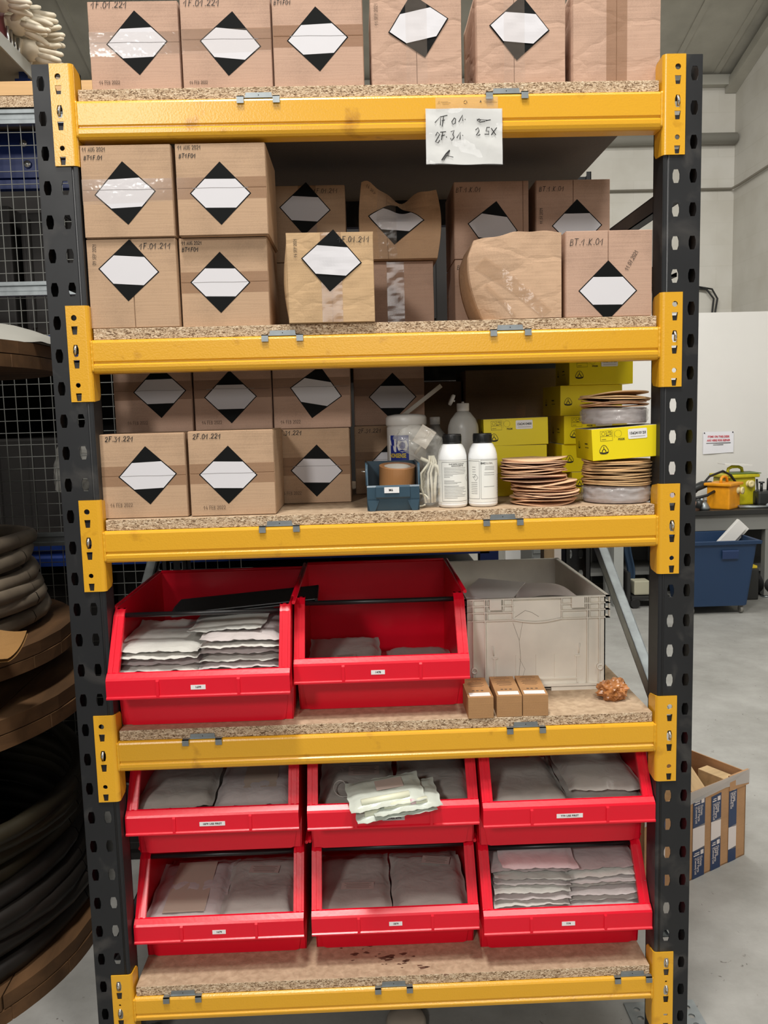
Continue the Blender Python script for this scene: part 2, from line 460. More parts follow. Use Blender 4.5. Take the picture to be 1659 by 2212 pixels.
# the sloping roof: ribbed sheets that rise towards the viewer
def roofz(y): return 5.08 + .29 * (7.2 - y)
mb = MB()
x = -5.0
while x < 4.0:
    for (a, b_, dz) in ((0, .40, 0), (.40, .43, -.014), (.43, .46, -.014), (.46, .49, 0)):
        x0, x1 = x + a, min(x + b_, 4.0)
        mb.quad([(x0, 7.2, roofz(7.2) + dz), (x1, 7.2, roofz(7.2) + dz), (x1, -7, roofz(-7) + dz), (x0, -7, roofz(-7) + dz)])
        if dz:
            for xx in (x0, x1):
                mb.quad([(xx, 7.2, roofz(7.2)), (xx, 7.2, roofz(7.2) + dz), (xx, -7, roofz(-7) + dz), (xx, -7, roofz(-7))])
    x += .49
mb.quad([(-5, 7.2, roofz(7.2) + .12), (4, 7.2, roofz(7.2) + .12), (4, -7, roofz(-7) + .12), (-5, -7, roofz(-7) + .12)])
struct('ceiling', mb, ROOF)
for y, h in ((5.55, .2), (3.6, .24), (1.6, .24), (-.5, .24)):
    mb = MB(); z = roofz(y) - .03
    mb.prism([(y - .04, z - h), (y + .04, z - h), (y + .04, z - h + .02), (y - .015, z - h + .02), (y - .015, z), (y - .04, z)], -5, 4.0); struct('trim_%d' % (1 + int((5.6 - y))), mb, ROOFD)
mb = MB(); mb.box(3.88, 3.999, -2, 7.19, 0, .1); 
mb.each(lambda v: (v.x, v.y, v.z + roofz(v.y) - .17)); struct('trim_10', mb, ROOF)
mb = MB(); mb.box(-5, 3.999, 7.1, 7.199, 4.97, 5.07); struct('trim_11', mb, mat('eaves_flashing', (176, 174, 164), .5))
mb = MB(); mb.tube([(-4.9, 7.12, 4.44), (3.98, 7.12, 4.44)], .055, 14)
tag(mb.build('wall_pipe', mat('grey_painted_pipe', (150, 148, 140), .5)), 'thick grey painted pipe running along the upper back wall', 'pipe')
mb = MB(); mb.tube([(-4.9, 7.17, 3.94), (3.96, 7.17, 3.94), (3.97, 7.0, 3.94), (3.97, 4.5, 3.98)], .013, 8)
tag(mb.build('conduit', mat('brown_grey_conduit', (128, 122, 110), .5)), 'thin grey conduit turning round the upper corner of the walls', 'pipe')
mb = MB()
mb.tube([(-4.9, 7.17, 2.93), (3.62, 7.16, 2.93), (3.76, 7.14, 2.9), (3.82, 7.14, 2.8), (3.79, 7.14, 2.6), (3.78, 7.14, 2.3)], .01, 6)
mb.tube([(-4.9, 7.17, 2.9), (3.60, 7.16, 2.91), (3.7, 7.14, 2.9), (3.78, 7.14, 2.8), (3.76, 7.14, 2.6), (3.75, 7.14, 2.3)], .01, 6)
tag(mb.build('black_cable', mat('black_rubber', (20, 20, 20), .5)), 'pair of black cables bending down behind the white partition', 'cable')

# ================================================================ THE RACK
ZF = 2.42            # height of the top slot row
PIT = .075
rack = thing('pallet_rack', 'yellow and black pallet rack in the foreground with five shelf levels', 'rack', (0, 0, 0))
def hexhole(cx, cz, w2, h2):
    return [(cx - w2 * .62, cz - h2), (cx + w2 * .62, cz - h2), (cx + w2, cz - h2 * .35), (cx + w2, cz + h2 * .35), (cx + w2 * .62, cz + h2), (cx - w2 * .62, cz + h2), (cx - w2, cz + h2 * .35), (cx - w2, cz - h2 * .35)]
def holed_plate(mb, x0, x1, z0, z1, holes, y0, th, mi=0):
    """plate in the xz plane with polygonal holes, thickness th towards +y"""
    bm2 = bmesh.new()
    def loop(pts):
        vs = [bm2.verts.new((p[0], 0, p[1])) for p in pts]
        return [bm2.edges.new((vs[i], vs[(i + 1) % len(vs)])) for i in range(len(vs))]
    E = loop([(x0, z0), (x1, z0), (x1, z1), (x0, z1)])
    for h in holes: E += loop(h)
    bmesh.ops.triangle_fill(bm2, use_beauty=True, edges=E)
    bm2.normal_update()
    fs = bm2.faces[:]
    ex = bmesh.ops.extrude_face_region(bm2, geom=fs)
    vs = [v for v in ex['geom'] if isinstance(v, bmesh.types.BMVert)]
    bmesh.ops.translate(bm2, verts=vs, vec=(0, th, 0))
    me = bpy.data.meshes.new('tmp'); bm2.to_mesh(me); bm2.free()
    me.transform(Matrix.Translation((0, y0, 0)))
    n0 = len(mb.bm.faces)
    mb.bm.from_mesh(me); bpy.data.meshes.remove(me)
    mb.bm.faces.ensure_lookup_table()
    for f in mb.bm.faces[n0:]: f.material_index = mi
def upright(xo, side, yf, depthdir):
    """side=+1: outer edge to the right. xo = outer edge x; slotted face at yf; section extends by depthdir"""
    mb = MB()
    xi = xo - side * .089
    x0, x1 = min(xo, xi), max(xo, xi)
    co, ci = xo - side * .0185, xo - side * .0583
    for k in range(0, 33):
        zc = ZF - k * PIT
        z0, z1 = max(0.004, zc - PIT / 2), zc + PIT / 2 if k else zc + .039
        if zc < .03: continue
        holed_plate(mb, x0 + .002, x1 - .002, z0, z1, [hexhole(co, zc - .002, .0085, .0155), hexhole(ci, zc - .002, .0085, .0155)], yf if depthdir > 0 else yf - .0028, .0028)
    zt = ZF + .039
    d = depthdir
    for xs, sgn in ((x0, 1), (x1, -1)):
        ya, yb = sorted((yf + d * .001, yf + d * .066))
        mb.box(min(xs, xs + sgn * .0028), max(xs, xs + sgn * .0028), ya, yb, .004, zt)
        ya, yb = sorted((yf + d * .0635, yf + d * .066))
        mb.box(min(xs, xs + sgn * .016), max(xs, xs + sgn * .016), ya, yb, .004, zt)
    # raised bead beside the inner slots
    xb = xi + side * .012
    mb.tube([(xb, yf + d * .0012, .01), (xb, yf + d * .0012, zt - .003)], .003, 6)
    return mb.build('upright', BLK, rack)
upright(.757, 1, 0, 1); upright(-.757, -1, 0, 1)
upright(.757, 1, 1.0, -1); upright(-.757, -1, 1.0, -1)
CT = [2.459, 1.931, 1.481, .954, .275]        # tops of the beam end connectors
BT = [2.382, 1.853, 1.405, .884, .206]        # tops of the beams
BH = [.084, .077, .077, .077, .066]
def beam_profile(zt, h, y0, d):
    r = .007; s = .32 * h
    P = [(0.045, zt), (r, zt), (.002, zt - .003), (0, zt - r), (0, zt - h + s + .004), (.0032, zt - h + s + .001), (.0032, zt - h + s - .002), (-.0012, zt - h + s - .006),
         (-.0012, zt - h + .012), (.001, zt - h + .005), (.006, zt - h + .001), (.012, zt - h), (.045, zt - h)]
    return [(y0 + d * a, b) for a, b in P]
def trap(cx, cz, w2, h2):
    return [(cx - w2 * .72, cz - h2), (cx + w2 * .72, cz - h2), (cx + w2, cz + h2), (cx - w2, cz + h2)]
def circ(cx, cz, r, n=10):
    return [(cx + r * math.cos(2 * PI * i / n), cz + r * math.sin(2 * PI * i / n)) for i in range(n)]
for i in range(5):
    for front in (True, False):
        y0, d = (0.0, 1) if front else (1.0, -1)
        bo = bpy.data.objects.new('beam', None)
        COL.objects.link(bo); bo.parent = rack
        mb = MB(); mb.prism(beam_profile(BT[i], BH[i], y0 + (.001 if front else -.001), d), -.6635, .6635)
        main = mb.build('beam', YEL if front else BLK, rack)  # rear beams and connectors coloured dark to stand in for shade
        bpy.data.objects.remove(bo)
        main.name = 'beam'
        zt = CT[i]; zb = zt - .2195
        for sd in (-1, 1):
            mb = MB()
            xi, xo = sd * .6745, sd * .7165
            holes = []
            hx = sd * .6985
            if i < 4:
                holes = [circ(hx, zt - .0275, .0068), trap(hx, zt - .056, .0072, .0095), hexhole(hx, zt - .102, .0065, .0135), trap(hx, zt - .133, .0072, .0095), circ(hx, zt - .181, .0058), trap(hx, zt - .2085, .0068, .009)]
            else:
                holes = [hexhole(hx, zt - .03, .0065, .0135), trap(hx, zt - .056, .0072, .0095), circ(hx, zt - .081, .003), hexhole(hx, zt - .106, .0065, .0135), trap(hx, zt - .131, .0072, .0095), trap(hx, zt - .174, .006, .003), trap(hx, zt - .206, .0068, .009)]
            ya = -.0042 if front else 1.0012
            holed_plate(mb, min(xi, xo), max(xi, xo), zb, zt, holes, ya, .003)
            # side flange going back between the uprights, chamfered at both ends
            yy = [(.007, zt), (.046, zt - .006), (.055, zt - .016), (.055, zb + .014), (.046, zb + .004), (.007, zb)]
            base = -.0042 if front else 1.0042
            mb.prism([(base + d * a, b) for a, b in yy], *(sorted((sd * .6645, sd * .6675))))
            # rounded fold
            def fa(r_, k): a_ = PI / 2 * k / 6; return (sd * (.6745 - r_ * math.sin(a_)), base + d * (.010 - r_ * math.cos(a_)))
            ring = [fa(.010, k) for k in range(7)] + [fa(.007, k) for k in range(6, -1, -1)]
            mb.prism(ring, zb, zt, axis='z')
            # weld bead against the beam end
            wz = [BT[i] - BH[i] + .004 + (BH[i] - .006) * k / 14 for k in range(15)]
            mb.tube([(sd * .6640, base + d * .006 + .0006 * math.sin(k * 2.1), z) for k, z in enumerate(wz)], .0035, 6)
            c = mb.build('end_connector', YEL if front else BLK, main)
            if front:
                mb = MB(); zc = zt - .102
                mb.tube([(hx + .002 * sd, -.001, zc - .010), (hx + .001 * sd, -.0075, zc + .002), (hx, -.004, zc + .011)], [.0026, .0036, .0028], 8)
                mb.build('safety_pin', ZINC, c)
                if i == 4:
                    mb = MB(); zc = zt - .03
                    mb.tube([(hx, -.001, zc - .010), (hx, -.0075, zc + .002), (hx, -.004, zc + .011)], [.0026, .0036, .0028], 8)
                    mb.build('safety_pin', ZINC, c)
# frame bracing, galvanised channel
def brace(name, x, ya, za, yb, zb, m=GALV):
    mb = MB()
    a, b_ = Vector((x, ya, za)), Vector((x, yb, zb)); t = (b_ - a).normalized(); n_ = Vector((0, -t.z, t.y))
    L = (b_ - a).length
    M = Matrix((t, Vector((1, 0, 0)), n_)).transposed().to_4x4(); M.translation = a
    for (u0, u1, w0, w1) in ((-.014, -.0115, -.02, .02), (-.014, .014, .0175, .02), (-.014, .014, -.02, -.0175), (.0115, .014, .010, .02), (.0115, .014, -.02, -.010)):
        mb.box(0, L, u0, u1, w0, w1, M=M)
    mb.build(name, m, rack)
for sx in (-.712, .712):
    brace('brace', sx, .05, .855, .95, 1.40)
    brace('brace', sx, .95, .33, .05, .79)
    brace('brace', sx, .05, 2.165, .95, 2.165, BLK)
    brace('brace', sx, .06, 1.995, .95, 1.995, BLK)
    brace('brace', sx, .05, .30, .95, .30)
# perforated foot plates
for sx in (-1, 1):
    for y0 in (0, 1):
        mb = MB()
        ys = (-.02, .175) if y0 == 0 else (.83, 1.02)
        xa, xb = sorted((sx * .645, sx * .842))
        hs = [circ(xa + .028, ys[0] + .03 + k * .034, .009, 10) for k in range(5)] + [circ(xb - .028, ys[0] + .03 + k * .034, .009, 10) for k in range(5)]
        holed_plate(mb, xa, xb, ys[0], ys[1], hs, 0, .004)
        mb.each(lambda v: (v.x, v.z, v.y))
        mb.build('foot_plate', GALV, rack)

# chipboard shelves with their retaining clips
SHELF_NAMES = ['topmost shelf board, carrying the uppermost row of cartons', 'second shelf board from the top, under two stacked rows of cartons', 'middle shelf board, under cartons, white bottles and yellow boxes', 'fourth shelf board from the top, under two red bins and the white crate', 'lowest shelf board, below the six stacked red bins, with dark stains']
CLIPS = [[-.255, .308], [-.222, .312], [-.247, .290], [-.457, .342], [-.5415, -.003, .6145]]
BDT = .026
BZ = [b + BDT for b in BT]
SHB = []
for i in range(5):
    mb = MB(); xa, xb, ya, yb = -.660, .660, .010, .985
    # corner notches leave room for the uprights behind
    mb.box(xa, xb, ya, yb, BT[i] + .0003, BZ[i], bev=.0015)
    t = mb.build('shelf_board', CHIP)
    tag(t, 'chipboard ' + SHELF_NAMES[i], 'shelf', 'chipboard shelf boards of the rack')
    SHB.append(t)
    zb = BT[i]
    for cx in CLIPS[i]:
        mb = MB()
        mb.prism([(cx - .031, zb + .0006), (cx + .031, zb + .0006), (cx + .029, zb + .0125), (cx - .029, zb + .0125)], .0068, .0092, axis='y')
        for s_ in (-1, 1):
            xx = cx + s_ * .0405
            mb.box(xx - .0078, xx + .0078, -.0042, -.0015, zb - .0135, zb + .0022)
            mb.box(xx - .0078, xx + .0078, -.0042, .0092, zb + .0003, zb + .0022)
        mb.box(cx - .048, cx + .048, .004, .0092, zb + .0003, zb + .0016)
        h = circ(cx, zb + .0068, .0013, 8)
        mb.poly(h, y=.0066, mi=1)
        mb.build('retaining_clip', [GALV, DARKIN], t)
# stains on the lowest board
mb = MB(); rng = random.Random(5)
for k in range(26):
    a = rng.gauss(0, 1); cx = -.02 + a * .07; cy = .085 - a * .03 + rng.gauss(0, .014); r = rng.uniform(.002, .008)
    ph = rng.uniform(0, 6)
    vs = [mb.bm.verts.new((cx + r * 1.6 * (1 + .4 * math.sin(3 * t_ + ph)) * math.cos(t_), cy + r * .8 * (1 + .3 * math.sin(2 * t_ + ph)) * math.sin(t_), BZ[4] + .0004)) for t_ in [j * PI / 6 for j in range(12)]]
    mb.bm.faces.new(vs)
mb.build('stain', mat('dark_stain', (96, 62, 46), .8, alpha=.75), SHB[4])
# ================================================================ CARTONS
LH = .0700      # half diagonal of the hazard diamond
def cutgrid(bm, x0, x1, z0, z1, st):
    x = math.ceil(x0 / st) * st
    while x < x1:
        bmesh.ops.bisect_plane(bm, geom=bm.verts[:] + bm.edges[:] + bm.faces[:], plane_co=(x, 0, 0), plane_no=(1, 0, 0)); x += st
    z = math.ceil(z0 / st) * st
    while z < z1:
        bmesh.ops.bisect_plane(bm, geom=bm.verts[:] + bm.edges[:] + bm.faces[:], plane_co=(0, 0, z), plane_no=(0, 0, 1)); z += st
def crease_mat(m):
    nm = m.name + '_creased'
    if nm in _M: return _M[nm]
    c = m.copy(); c.name = nm; _M[nm] = c
    nt, N, L, b = nodes(c)
    tc = N.new('ShaderNodeTexCoord'); mp = N.new('ShaderNodeMapping'); mp.inputs['Scale'].default_value = (7, 7, 15); L.new(tc.outputs['Object'], mp.inputs[0])
    dn_ = N.new('ShaderNodeTexNoise'); dn_.inputs['Scale'].default_value = 3; L.new(mp.outputs[0], dn_.inputs['Vector'])
    mx = N.new('ShaderNodeMixRGB'); mx.inputs[0].default_value = .25; L.new(mp.outputs[0], mx.inputs[1]); L.new(dn_.outputs['Color'], mx.inputs[2])
    v = N.new('ShaderNodeTexVoronoi'); v.feature = 'DISTANCE_TO_EDGE'; v.inputs['Scale'].default_value = 1.0; L.new(mx.outputs[0], v.inputs['Vector'])
    r = N.new('ShaderNodeValToRGB'); r.color_ramp.elements[1].position = .09; L.new(v.outputs['Distance'], r.inputs['Fac'])
    bp = N.new('ShaderNodeBump'); bp.inputs['Strength'].default_value = .3; bp.inputs['Distance'].default_value = .003
    L.new(r.outputs[0], bp.inputs['Height'])
    old = b.inputs['Normal'].links[0].from_socket if b.inputs['Normal'].links else None
    if old: L.new(old, bp.inputs['Normal'])
    L.new(bp.outputs[0], b.inputs['Normal'])
    return c
def carton(label, xc, yf, zb, W=.206, D=.225, H=.204, lab=None, seam='h', seampos=.5, tape='m', notes=(), yaw=0, crush=0.0, seed=1, m=None, group=None, bend=None, tilt=0):
    """bend(x, z) -> (dx, dy, dz) reshapes the front region of battered cartons"""
    m = m or CARD
    t = thing('cardboard_box', label, 'box', (xc, yf + D / 2, zb), (0, tilt, yaw), group)
    hy = -D / 2
    rng = random.Random(seed)
    off = Vector((seed * 3.7, seed * 1.3, 0))
    def disp(x, z):
        if not crush: return 0.0
        q = noise.noise(Vector((x * 14, z * 11, seed * 2.1)) + off) * .6 + noise.noise(Vector((x * 34, z * 45, seed)) + off) * .4
        edge = min(1, (W / 2 - abs(x)) / .02 + .35) * 1.0
        return q * crush * edge
    def warp(v, y_is_front):
        x, y, z = v.x, v.y, v.z
        k = max(0, min(1, 1 - (y - hy) / D))
        y2 = y + disp(x, z) * k
        if bend:
            dx, dy, dz = bend(x / W + .5, z / H, 1 - k)
            x += dx; y2 += dy; z += dz
        elif crush:
            g = noise.noise(Vector((y * 9, z * 8, seed * 5.0))) * crush * .8
            x += g * (1 if x > 0 else -1) * min(1, abs(x) / (W / 2)) * min(1, z / .04)
        return Vector((x, y2, z))
    if crush and not bend or bend:
        m = crease_mat(m)
    N_ = 24 if (crush or bend) else 3
    def slab(x0, x1, y0, y1, z0, z1, nx, ny, nz, r=.003):
        """rounded slab as a subdivided box"""
        mb = MB()
        mb.box(x0, x1, y0, y1, z0, z1)
        if nx > 1:
            for k in range(1, nx):
                bmesh.ops.bisect_plane(mb.bm, geom=mb.bm.verts[:] + mb.bm.edges[:] + mb.bm.faces[:], plane_co=(x0 + (x1 - x0) * k / nx, 0, 0), plane_no=(1, 0, 0))
        for k in range(1, ny):
            bmesh.ops.bisect_plane(mb.bm, geom=mb.bm.verts[:] + mb.bm.edges[:] + mb.bm.faces[:], plane_co=(0, y0 + (y1 - y0) * k / ny, 0), plane_no=(0, 1, 0))
        for k in range(1, nz):
            bmesh.ops.bisect_plane(mb.bm, geom=mb.bm.verts[:] + mb.bm.edges[:] + mb.bm.faces[:], plane_co=(0, 0, z0 + (z1 - z0) * k / nz), plane_no=(0, 0, 1))
        return mb
    big = bool(crush or bend)
    mb = slab(-W / 2, W / 2, hy + .0034, D / 2, 0, H, N_ if big else 1, 8 if big else 1, N_ if big else 1)
    if not big:
        es = mb.bm.edges[:]; bmesh.ops.bevel(mb.bm, geom=es, offset=.0022, segments=2, affect='EDGES')
    else: mb.each(lambda v: warp(v, False))
    o = mb.build('carton_body', m, t)
    if big:
        for p in o.data.polygons: p.use_smooth = True
    g = .0007
    fl = []
    if seam == 'h': zs = H * seampos; fl = [(-W / 2 + .0012, W / 2 - .0012, .001, zs - g), (-W / 2 + .0012, W / 2 - .0012, zs + g, H - .001)]
    elif seam == 'v': xs = -W / 2 + W * seampos; fl = [(-W / 2 + .001, xs - g, .001, H - .001), (xs + g, W / 2 - .001, .001, H - .001)]
    else: fl = [(-W / 2 + .001, W / 2 - .001, .001, H - .001)]
    for (a, b_, c, d) in fl:
        nx = max(1, round((b_ - a) / W * N_)) if big else 1; nz = max(1, round((d - c) / H * N_)) if big else 1
        mb = slab(a, b_, hy, hy + .0030, c, d, nx, 1, nz)
        if not big:
            bmesh.ops.bevel(mb.bm, geom=mb.bm.edges[:], offset=.0010, segments=1, affect='EDGES')
        else: mb.each(lambda v: warp(v, True))
        o = mb.build('flap', m, t)
    def decal(mb, name, mats, lift):
        if big: cutgrid(mb.bm, -W / 2, W / 2, 0, H, .007)
        def f(v):
            p = Vector((v.x, hy, v.z))
            p = warp(p, True); p.y -= lift + (.0010 if big else 0); return p
        mb.each(f)
        # decals must face the viewer
        mb.bm.normal_update()
        for fc in mb.bm.faces:
            if fc.normal.y > 0: fc.normal_flip()
        return mb.build(name, mats, t, fixn=False)
    # parcel tape across the seam
    tw = .048
    if 'm' in tape and seam == 'h':
        mb = MB(); mb.poly([(-W / 2 + .001, H * seampos - tw / 2), (W / 2 - .001, H * seampos - tw / 2), (W / 2 - .001, H * seampos + tw / 2), (-W / 2 + .001, H * seampos + tw / 2)])
        decal(mb, 'parcel_tape', TAPE, .0003)
    if 's' in tape and seam == 'h':
        mb = MB(); z_ = H * seampos; mb.poly([(-W / 2 + .001, z_ - .032), (W / 2 - .001, z_ - .027), (W / 2 - .001, z_ + .022), (-W / 2 + .001, z_ + .024)])
        decal(mb, 'parcel_tape', TAPEW, .0009)
    if 'v' in tape:
        xs = -W / 2 + W * seampos
        mb = MB(); mb.poly([(xs - tw / 2, .001), (xs + tw / 2, .001), (xs + tw / 2, H - .001), (xs - tw / 2, H - .001)])
        decal(mb, 'parcel_tape', TAPEW if 'w' in tape else TAPE, .0030 if 'w' in tape else .0003)
    if 'd' in tape:
        for (p0, p1, wd_) in (((-W / 2 + .022, H * .70), (W / 2 - .035, .006), .034), ((-W / 2 + .03, H * .42), (-.01, .006), .012)):
            q = Vector((p1[0] - p0[0], p1[1] - p0[1])).normalized(); n_ = Vector((-q.y, q.x)) * wd_ / 2
            mb = MB(); mb.poly([(p0[0] - n_.x, p0[1] - n_.y), (p1[0] - n_.x, max(.002, p1[1] - n_.y)), (p1[0] + n_.x, p1[1] + n_.y), (p0[0] + n_.x, p0[1] + n_.y)])
            decal(mb, 'parcel_tape', mat('glossy_diagonal_tape', (200, 168, 136), .12, alpha=.38, spec=.9, bump=.6, bscale=50), .0012)
    if lab:
        dx, z, ang = lab; a = math.radians(ang); ca, sa = math.cos(a), math.sin(a)
        def T(px, pz): return (dx + px * ca - pz * sa, z - zb + px * sa + pz * ca)
        mb = MB()
        mb.poly([T(*p) for p in ((0, -LH), (LH, 0), (0, LH), (-LH, 0))])
        decal(mb, 'hazard_label', BLKLAB, .0005)
        mb = MB(); i_ = LH - .0034; s_ = LH * .455
        mb.poly([T(*p) for p in ((-i_, 0), (-i_ + s_, -s_), (i_ - s_, -s_), (i_, 0), (i_ - s_, s_), (-i_ + s_, s_))])
        decal(mb, 'label_white_band', WHTLAB, .0022 if big else .0007)
        if seam == 'h' and abs(z - zb - H * seampos) < .03 and 'c' in tape:
            # the crease where the sticker bridges the seam
            mb = MB(); zz = H * seampos; mb.stroke([(dx - LH * .9, zz), (dx - .02, zz + .0006), (dx + .03, zz - .0004), (dx + LH * .9, zz)], .0011)
            decal(mb, 'label_crease', mat('crease_shadow', (150, 146, 146), .6), .0009)
    for nt_ in notes:
        txt, nx, nz, h, wd, rot, kind = nt_
        mb = MB(); strokes(mb, txt, nx, nz, h, wd, rot, slant=.14 if kind == 'pen' else 0, jit=.05 if kind == 'pen' else 0, seed=seed, aspect=.62 if kind == 'pen' else .5)
        decal(mb, 'handwriting' if kind == 'pen' else 'date_stamp', INK if kind in ('pen', 'dark') else INKG, .0011)
    return t
pen = lambda s, x, z, h=.014, wd=.0014, r=0: (s, x, z, h, wd, r, 'pen')
stm = lambda s, x, z, h=.010, wd=.0009, r=0: (s, x, z, h, wd, r, 'stamp')
dks = lambda s, x, z, h=.0095, wd=.0010, r=0: (s, x, z, h, wd, r, 'dark')
G1, G2, G3 = 'cartons on the topmost shelf', 'cartons on the second shelf', 'cartons on the middle shelf'
b = BZ[0] + .0006
carton('carton on top shelf, leftmost, black and white diamond under crinkled tape', -.537, .05, b, lab=(.006, 2.522, 2.1), tape='msc', seampos=.56, notes=(pen('1F.01.221', -.094, .189), stm('14 FEB 2022', -.085, .024, .008)), m=CARD2, group=G1)
carton('carton on top shelf, second from left, diamond label tilted clockwise across its taped seam', -.326, .04, b, lab=(.009, 2.513, -5.8), tape='msc', seampos=.56, notes=(pen('1F.01.221', -.094, .186), stm('14 FEB 2022', -.088, .018, .007)), m=CARD2, group=G1)
carton('carton on top shelf, third from left, marked BT1F01 above a centred diamond', -.117, .03, b, lab=(-.001, 2.516, 2.5), tape='mc', seampos=.56, notes=(pen('BT1F01', -.098, .182, .009, .0012),), m=CARD2, group=G1)
carton('carton on top shelf, fourth from left, diamond turned anticlockwise over an upright taped seam', .106, .02, b, H=.212, lab=(.005, 2.537, 11.6), seam='v', tape='vw', notes=(stm('11 SEP 2021', -.086, .13, .008, .0008, PI / 2),), m=CARD2, crush=.002, seed=4, group=G1)
carton('carton on top shelf, fifth from left, creased diamond beneath upright shiny tape', .349, .04, b, H=.212, lab=(-.004, 2.537, -5.3), seam='v', seampos=.42, tape='vw', m=CARD2, crush=.0015, seed=7, group=G1)
carton('plain carton on top shelf, rightmost, without any diamond label', .577, .05, b + .006, W=.204, H=.214, seam='v', seampos=.5, tape='v', m=CARD2, crush=.0012, seed=9, yaw=-.03, group=G1)
b = BZ[1] + .0006
carton('carton at bottom left of second shelf, its diamond label touching the top edge', -.563, .015, b, H=.2025, lab=(-.008, 2.0145 - .004, -4.1), seam='v', tape='', notes=(pen('1F.01.211', .018, .178, .0125, .0014), dks('09 SEP 2021', -.082, .144, .008, .0008, PI / 2 - .05)), group=G2)
carton('carton on second shelf, lower row, second from left, marked BT1F01 with low diamond', -.354, .03, b, lab=(-.010, 1.981, -1.3), tape='mc', seampos=.50, notes=(dks('11 AUG 2021', -.096, .188, .008, .0009), pen('BT1F01', -.096, .173, .009, .0013)), group=G2)
carton('upper left carton on second shelf, stamped 11 AUG 2021, crinkled tape over its diamond', -.562, .008, b + .2035, H=.2045, lab=(-.005, 2.181, 2.5), tape='msc', seampos=.515, notes=(dks('11 AUG 2021', -.097, .190, .009, .001), pen('BT1F.01', -.094, .172, .009, .0014)), group=G2)
carton('second carton from left in upper row of second shelf, dated 11 AUG 2021', -.348, .010, b + .2045, lab=(-.003, 2.177, -.8), tape='mc', seampos=.515, notes=(dks('11 AUG 2021', -.096, .190, .009, .001), pen('BT1F01', -.094, .172, .009, .0014)), group=G2)
def bf1(u, w_, k):
    dx = 0
    if u < .5: dx = -.012 * math.sin(PI * min(1, w_ * 1.05)) * (.5 - u) * 2 * min(1, k * 6)
    return (dx, 0, 0)
carton('slightly crushed carton standing forward alone in middle of second shelf, marked 1F.01.211', -.107, -.004, b, W=.200, H=.2035, lab=(.003, 2.019, -4.9), seam='v', seampos=.51, tape='v', notes=(pen('1F.01.211', .018, .180, .0125, .0014), dks('14 SEP 2021', -.076, .148, .007, .0008, PI / 2)), crush=.0024, seed=3, bend=bf1, yaw=.02, m=m_cardboard('yellowish_kraft', (188, 157, 120)), group=G2)
def bf2(u, w_, k):      # badly rounded left edge
    dx = dy = dz = 0
    s = max(0, (.45 - u) / .45)
    dx = s * (-.006 + .030 * (1 - w_) ** 2.2 - .008 * math.sin(PI * w_) + .010 * max(0, w_ - .8) * 5)
    dy = s * s * .035 * (1 - k)
    dz = (-.002 * math.sin(u * 7) + .0015 * math.sin(u * 17)) * w_ + (-.010 * s * w_ * w_)
    return (dx, dy, dz)
carton('badly crumpled plain carton with rounded left side on second shelf, diagonal tape strip', .333, .012, b, W=.205, H=.198, seam='', tape='d', crush=.0022, seed=12, bend=bf2, m=m_cardboard('creased_kraft', (190, 158, 130)), group=G2)
carton('rightmost front carton on second shelf, marked BT.1.K.01 above a low diamond', .549, .018, b, H=.1995, lab=(-.003, 1.940, -.8), seam='v', seampos=.49, tape='', notes=(pen('BT.1.K.01', -.094, .166, .0145, .0013), dks('11.07.2021', .044, .105, .0095, .001, 1.05)), m=CARD2, group=G2)
# second row of the second shelf
carton('lower carton of back stack behind the lone middle carton, second shelf', -.173, .38, b, tape='', seam='v', group=G2)
carton('upper carton of back stack behind the lone middle carton, second shelf, marked 1F.01.211', -.173, .38, b + .2045, lab=(-.007, 2.232 - .006, -4.0), seam='v', tape='v', notes=(pen('1F.01.211', .016, .182, .0115, .0012),), group=G2)
carton('lower back carton with wide upright tape, under the torn carton, second shelf', .069, .40, b, W=.200, H=.206, seam='v', seampos=.47, tape='v', crush=.002, seed=21, m=CARD2, group=G2)
def bf3(u, w_, k):      # collapsed top with a pinched middle and a bulging right side
    top = max(0, (w_ - .5) / .5)
    sag = -.020 * math.exp(-((u - .54) / .17) ** 2) * top - .016 * top * (u > .12) * min(1, (u - .12) * 3)
    dz = sag + .006 * math.sin(u * 20) * top * .4 + (.012 * math.exp(-((u - .06) / .12) ** 2)) * top
    dy = .05 * top * math.exp(-((u - .5) / .25) ** 2) * (1 - k) - .012 * math.exp(-((u - .8) / .12) ** 2) * top * (1 - k)
    dx = (.012 * (1 if u > .5 else -.8)) * math.sin(PI * w_) * abs(u - .5) * 2
    return (dx, dy, dz)
carton('torn and collapsed carton with caved in top in the back row of second shelf', .077, .372, b + .2065, W=.204, H=.196, lab=(-.009, 2.194, -5.0), seam='v', seampos=.34, tape='vw', crush=.006, seed=31, bend=bf3, notes=(stm('14 SEP', -.088, .180, .008, .0008, -.3),), m=m_cardboard('battered_kraft', (180, 146, 114)), group=G2)
carton('lower carton of the back stack behind the crumpled carton, second shelf', .330, .38, b, H=.203, seam='v', seampos=.5, tape='', lab=(-.002, b + .06, 0), notes=(pen('BT.1.K.01', -.098, .176, .012, .0011),), m=CARD2, group=G2)
carton('upper carton of back stack behind the crumpled carton, second shelf, marked BT.1.K.01', .330, .38, b + .2035, H=.2065, lab=(.003, 2.167, -8.9), seam='v', seampos=.92, tape='', notes=(pen('BT.1.K.01', -.098, .178, .0125, .0012),), m=CARD2, group=G2)
carton('lower carton of rightmost back stack, hidden by front carton, second shelf', .555, .38, b, H=.203, seam='v', tape='', m=CARD2, group=G2)
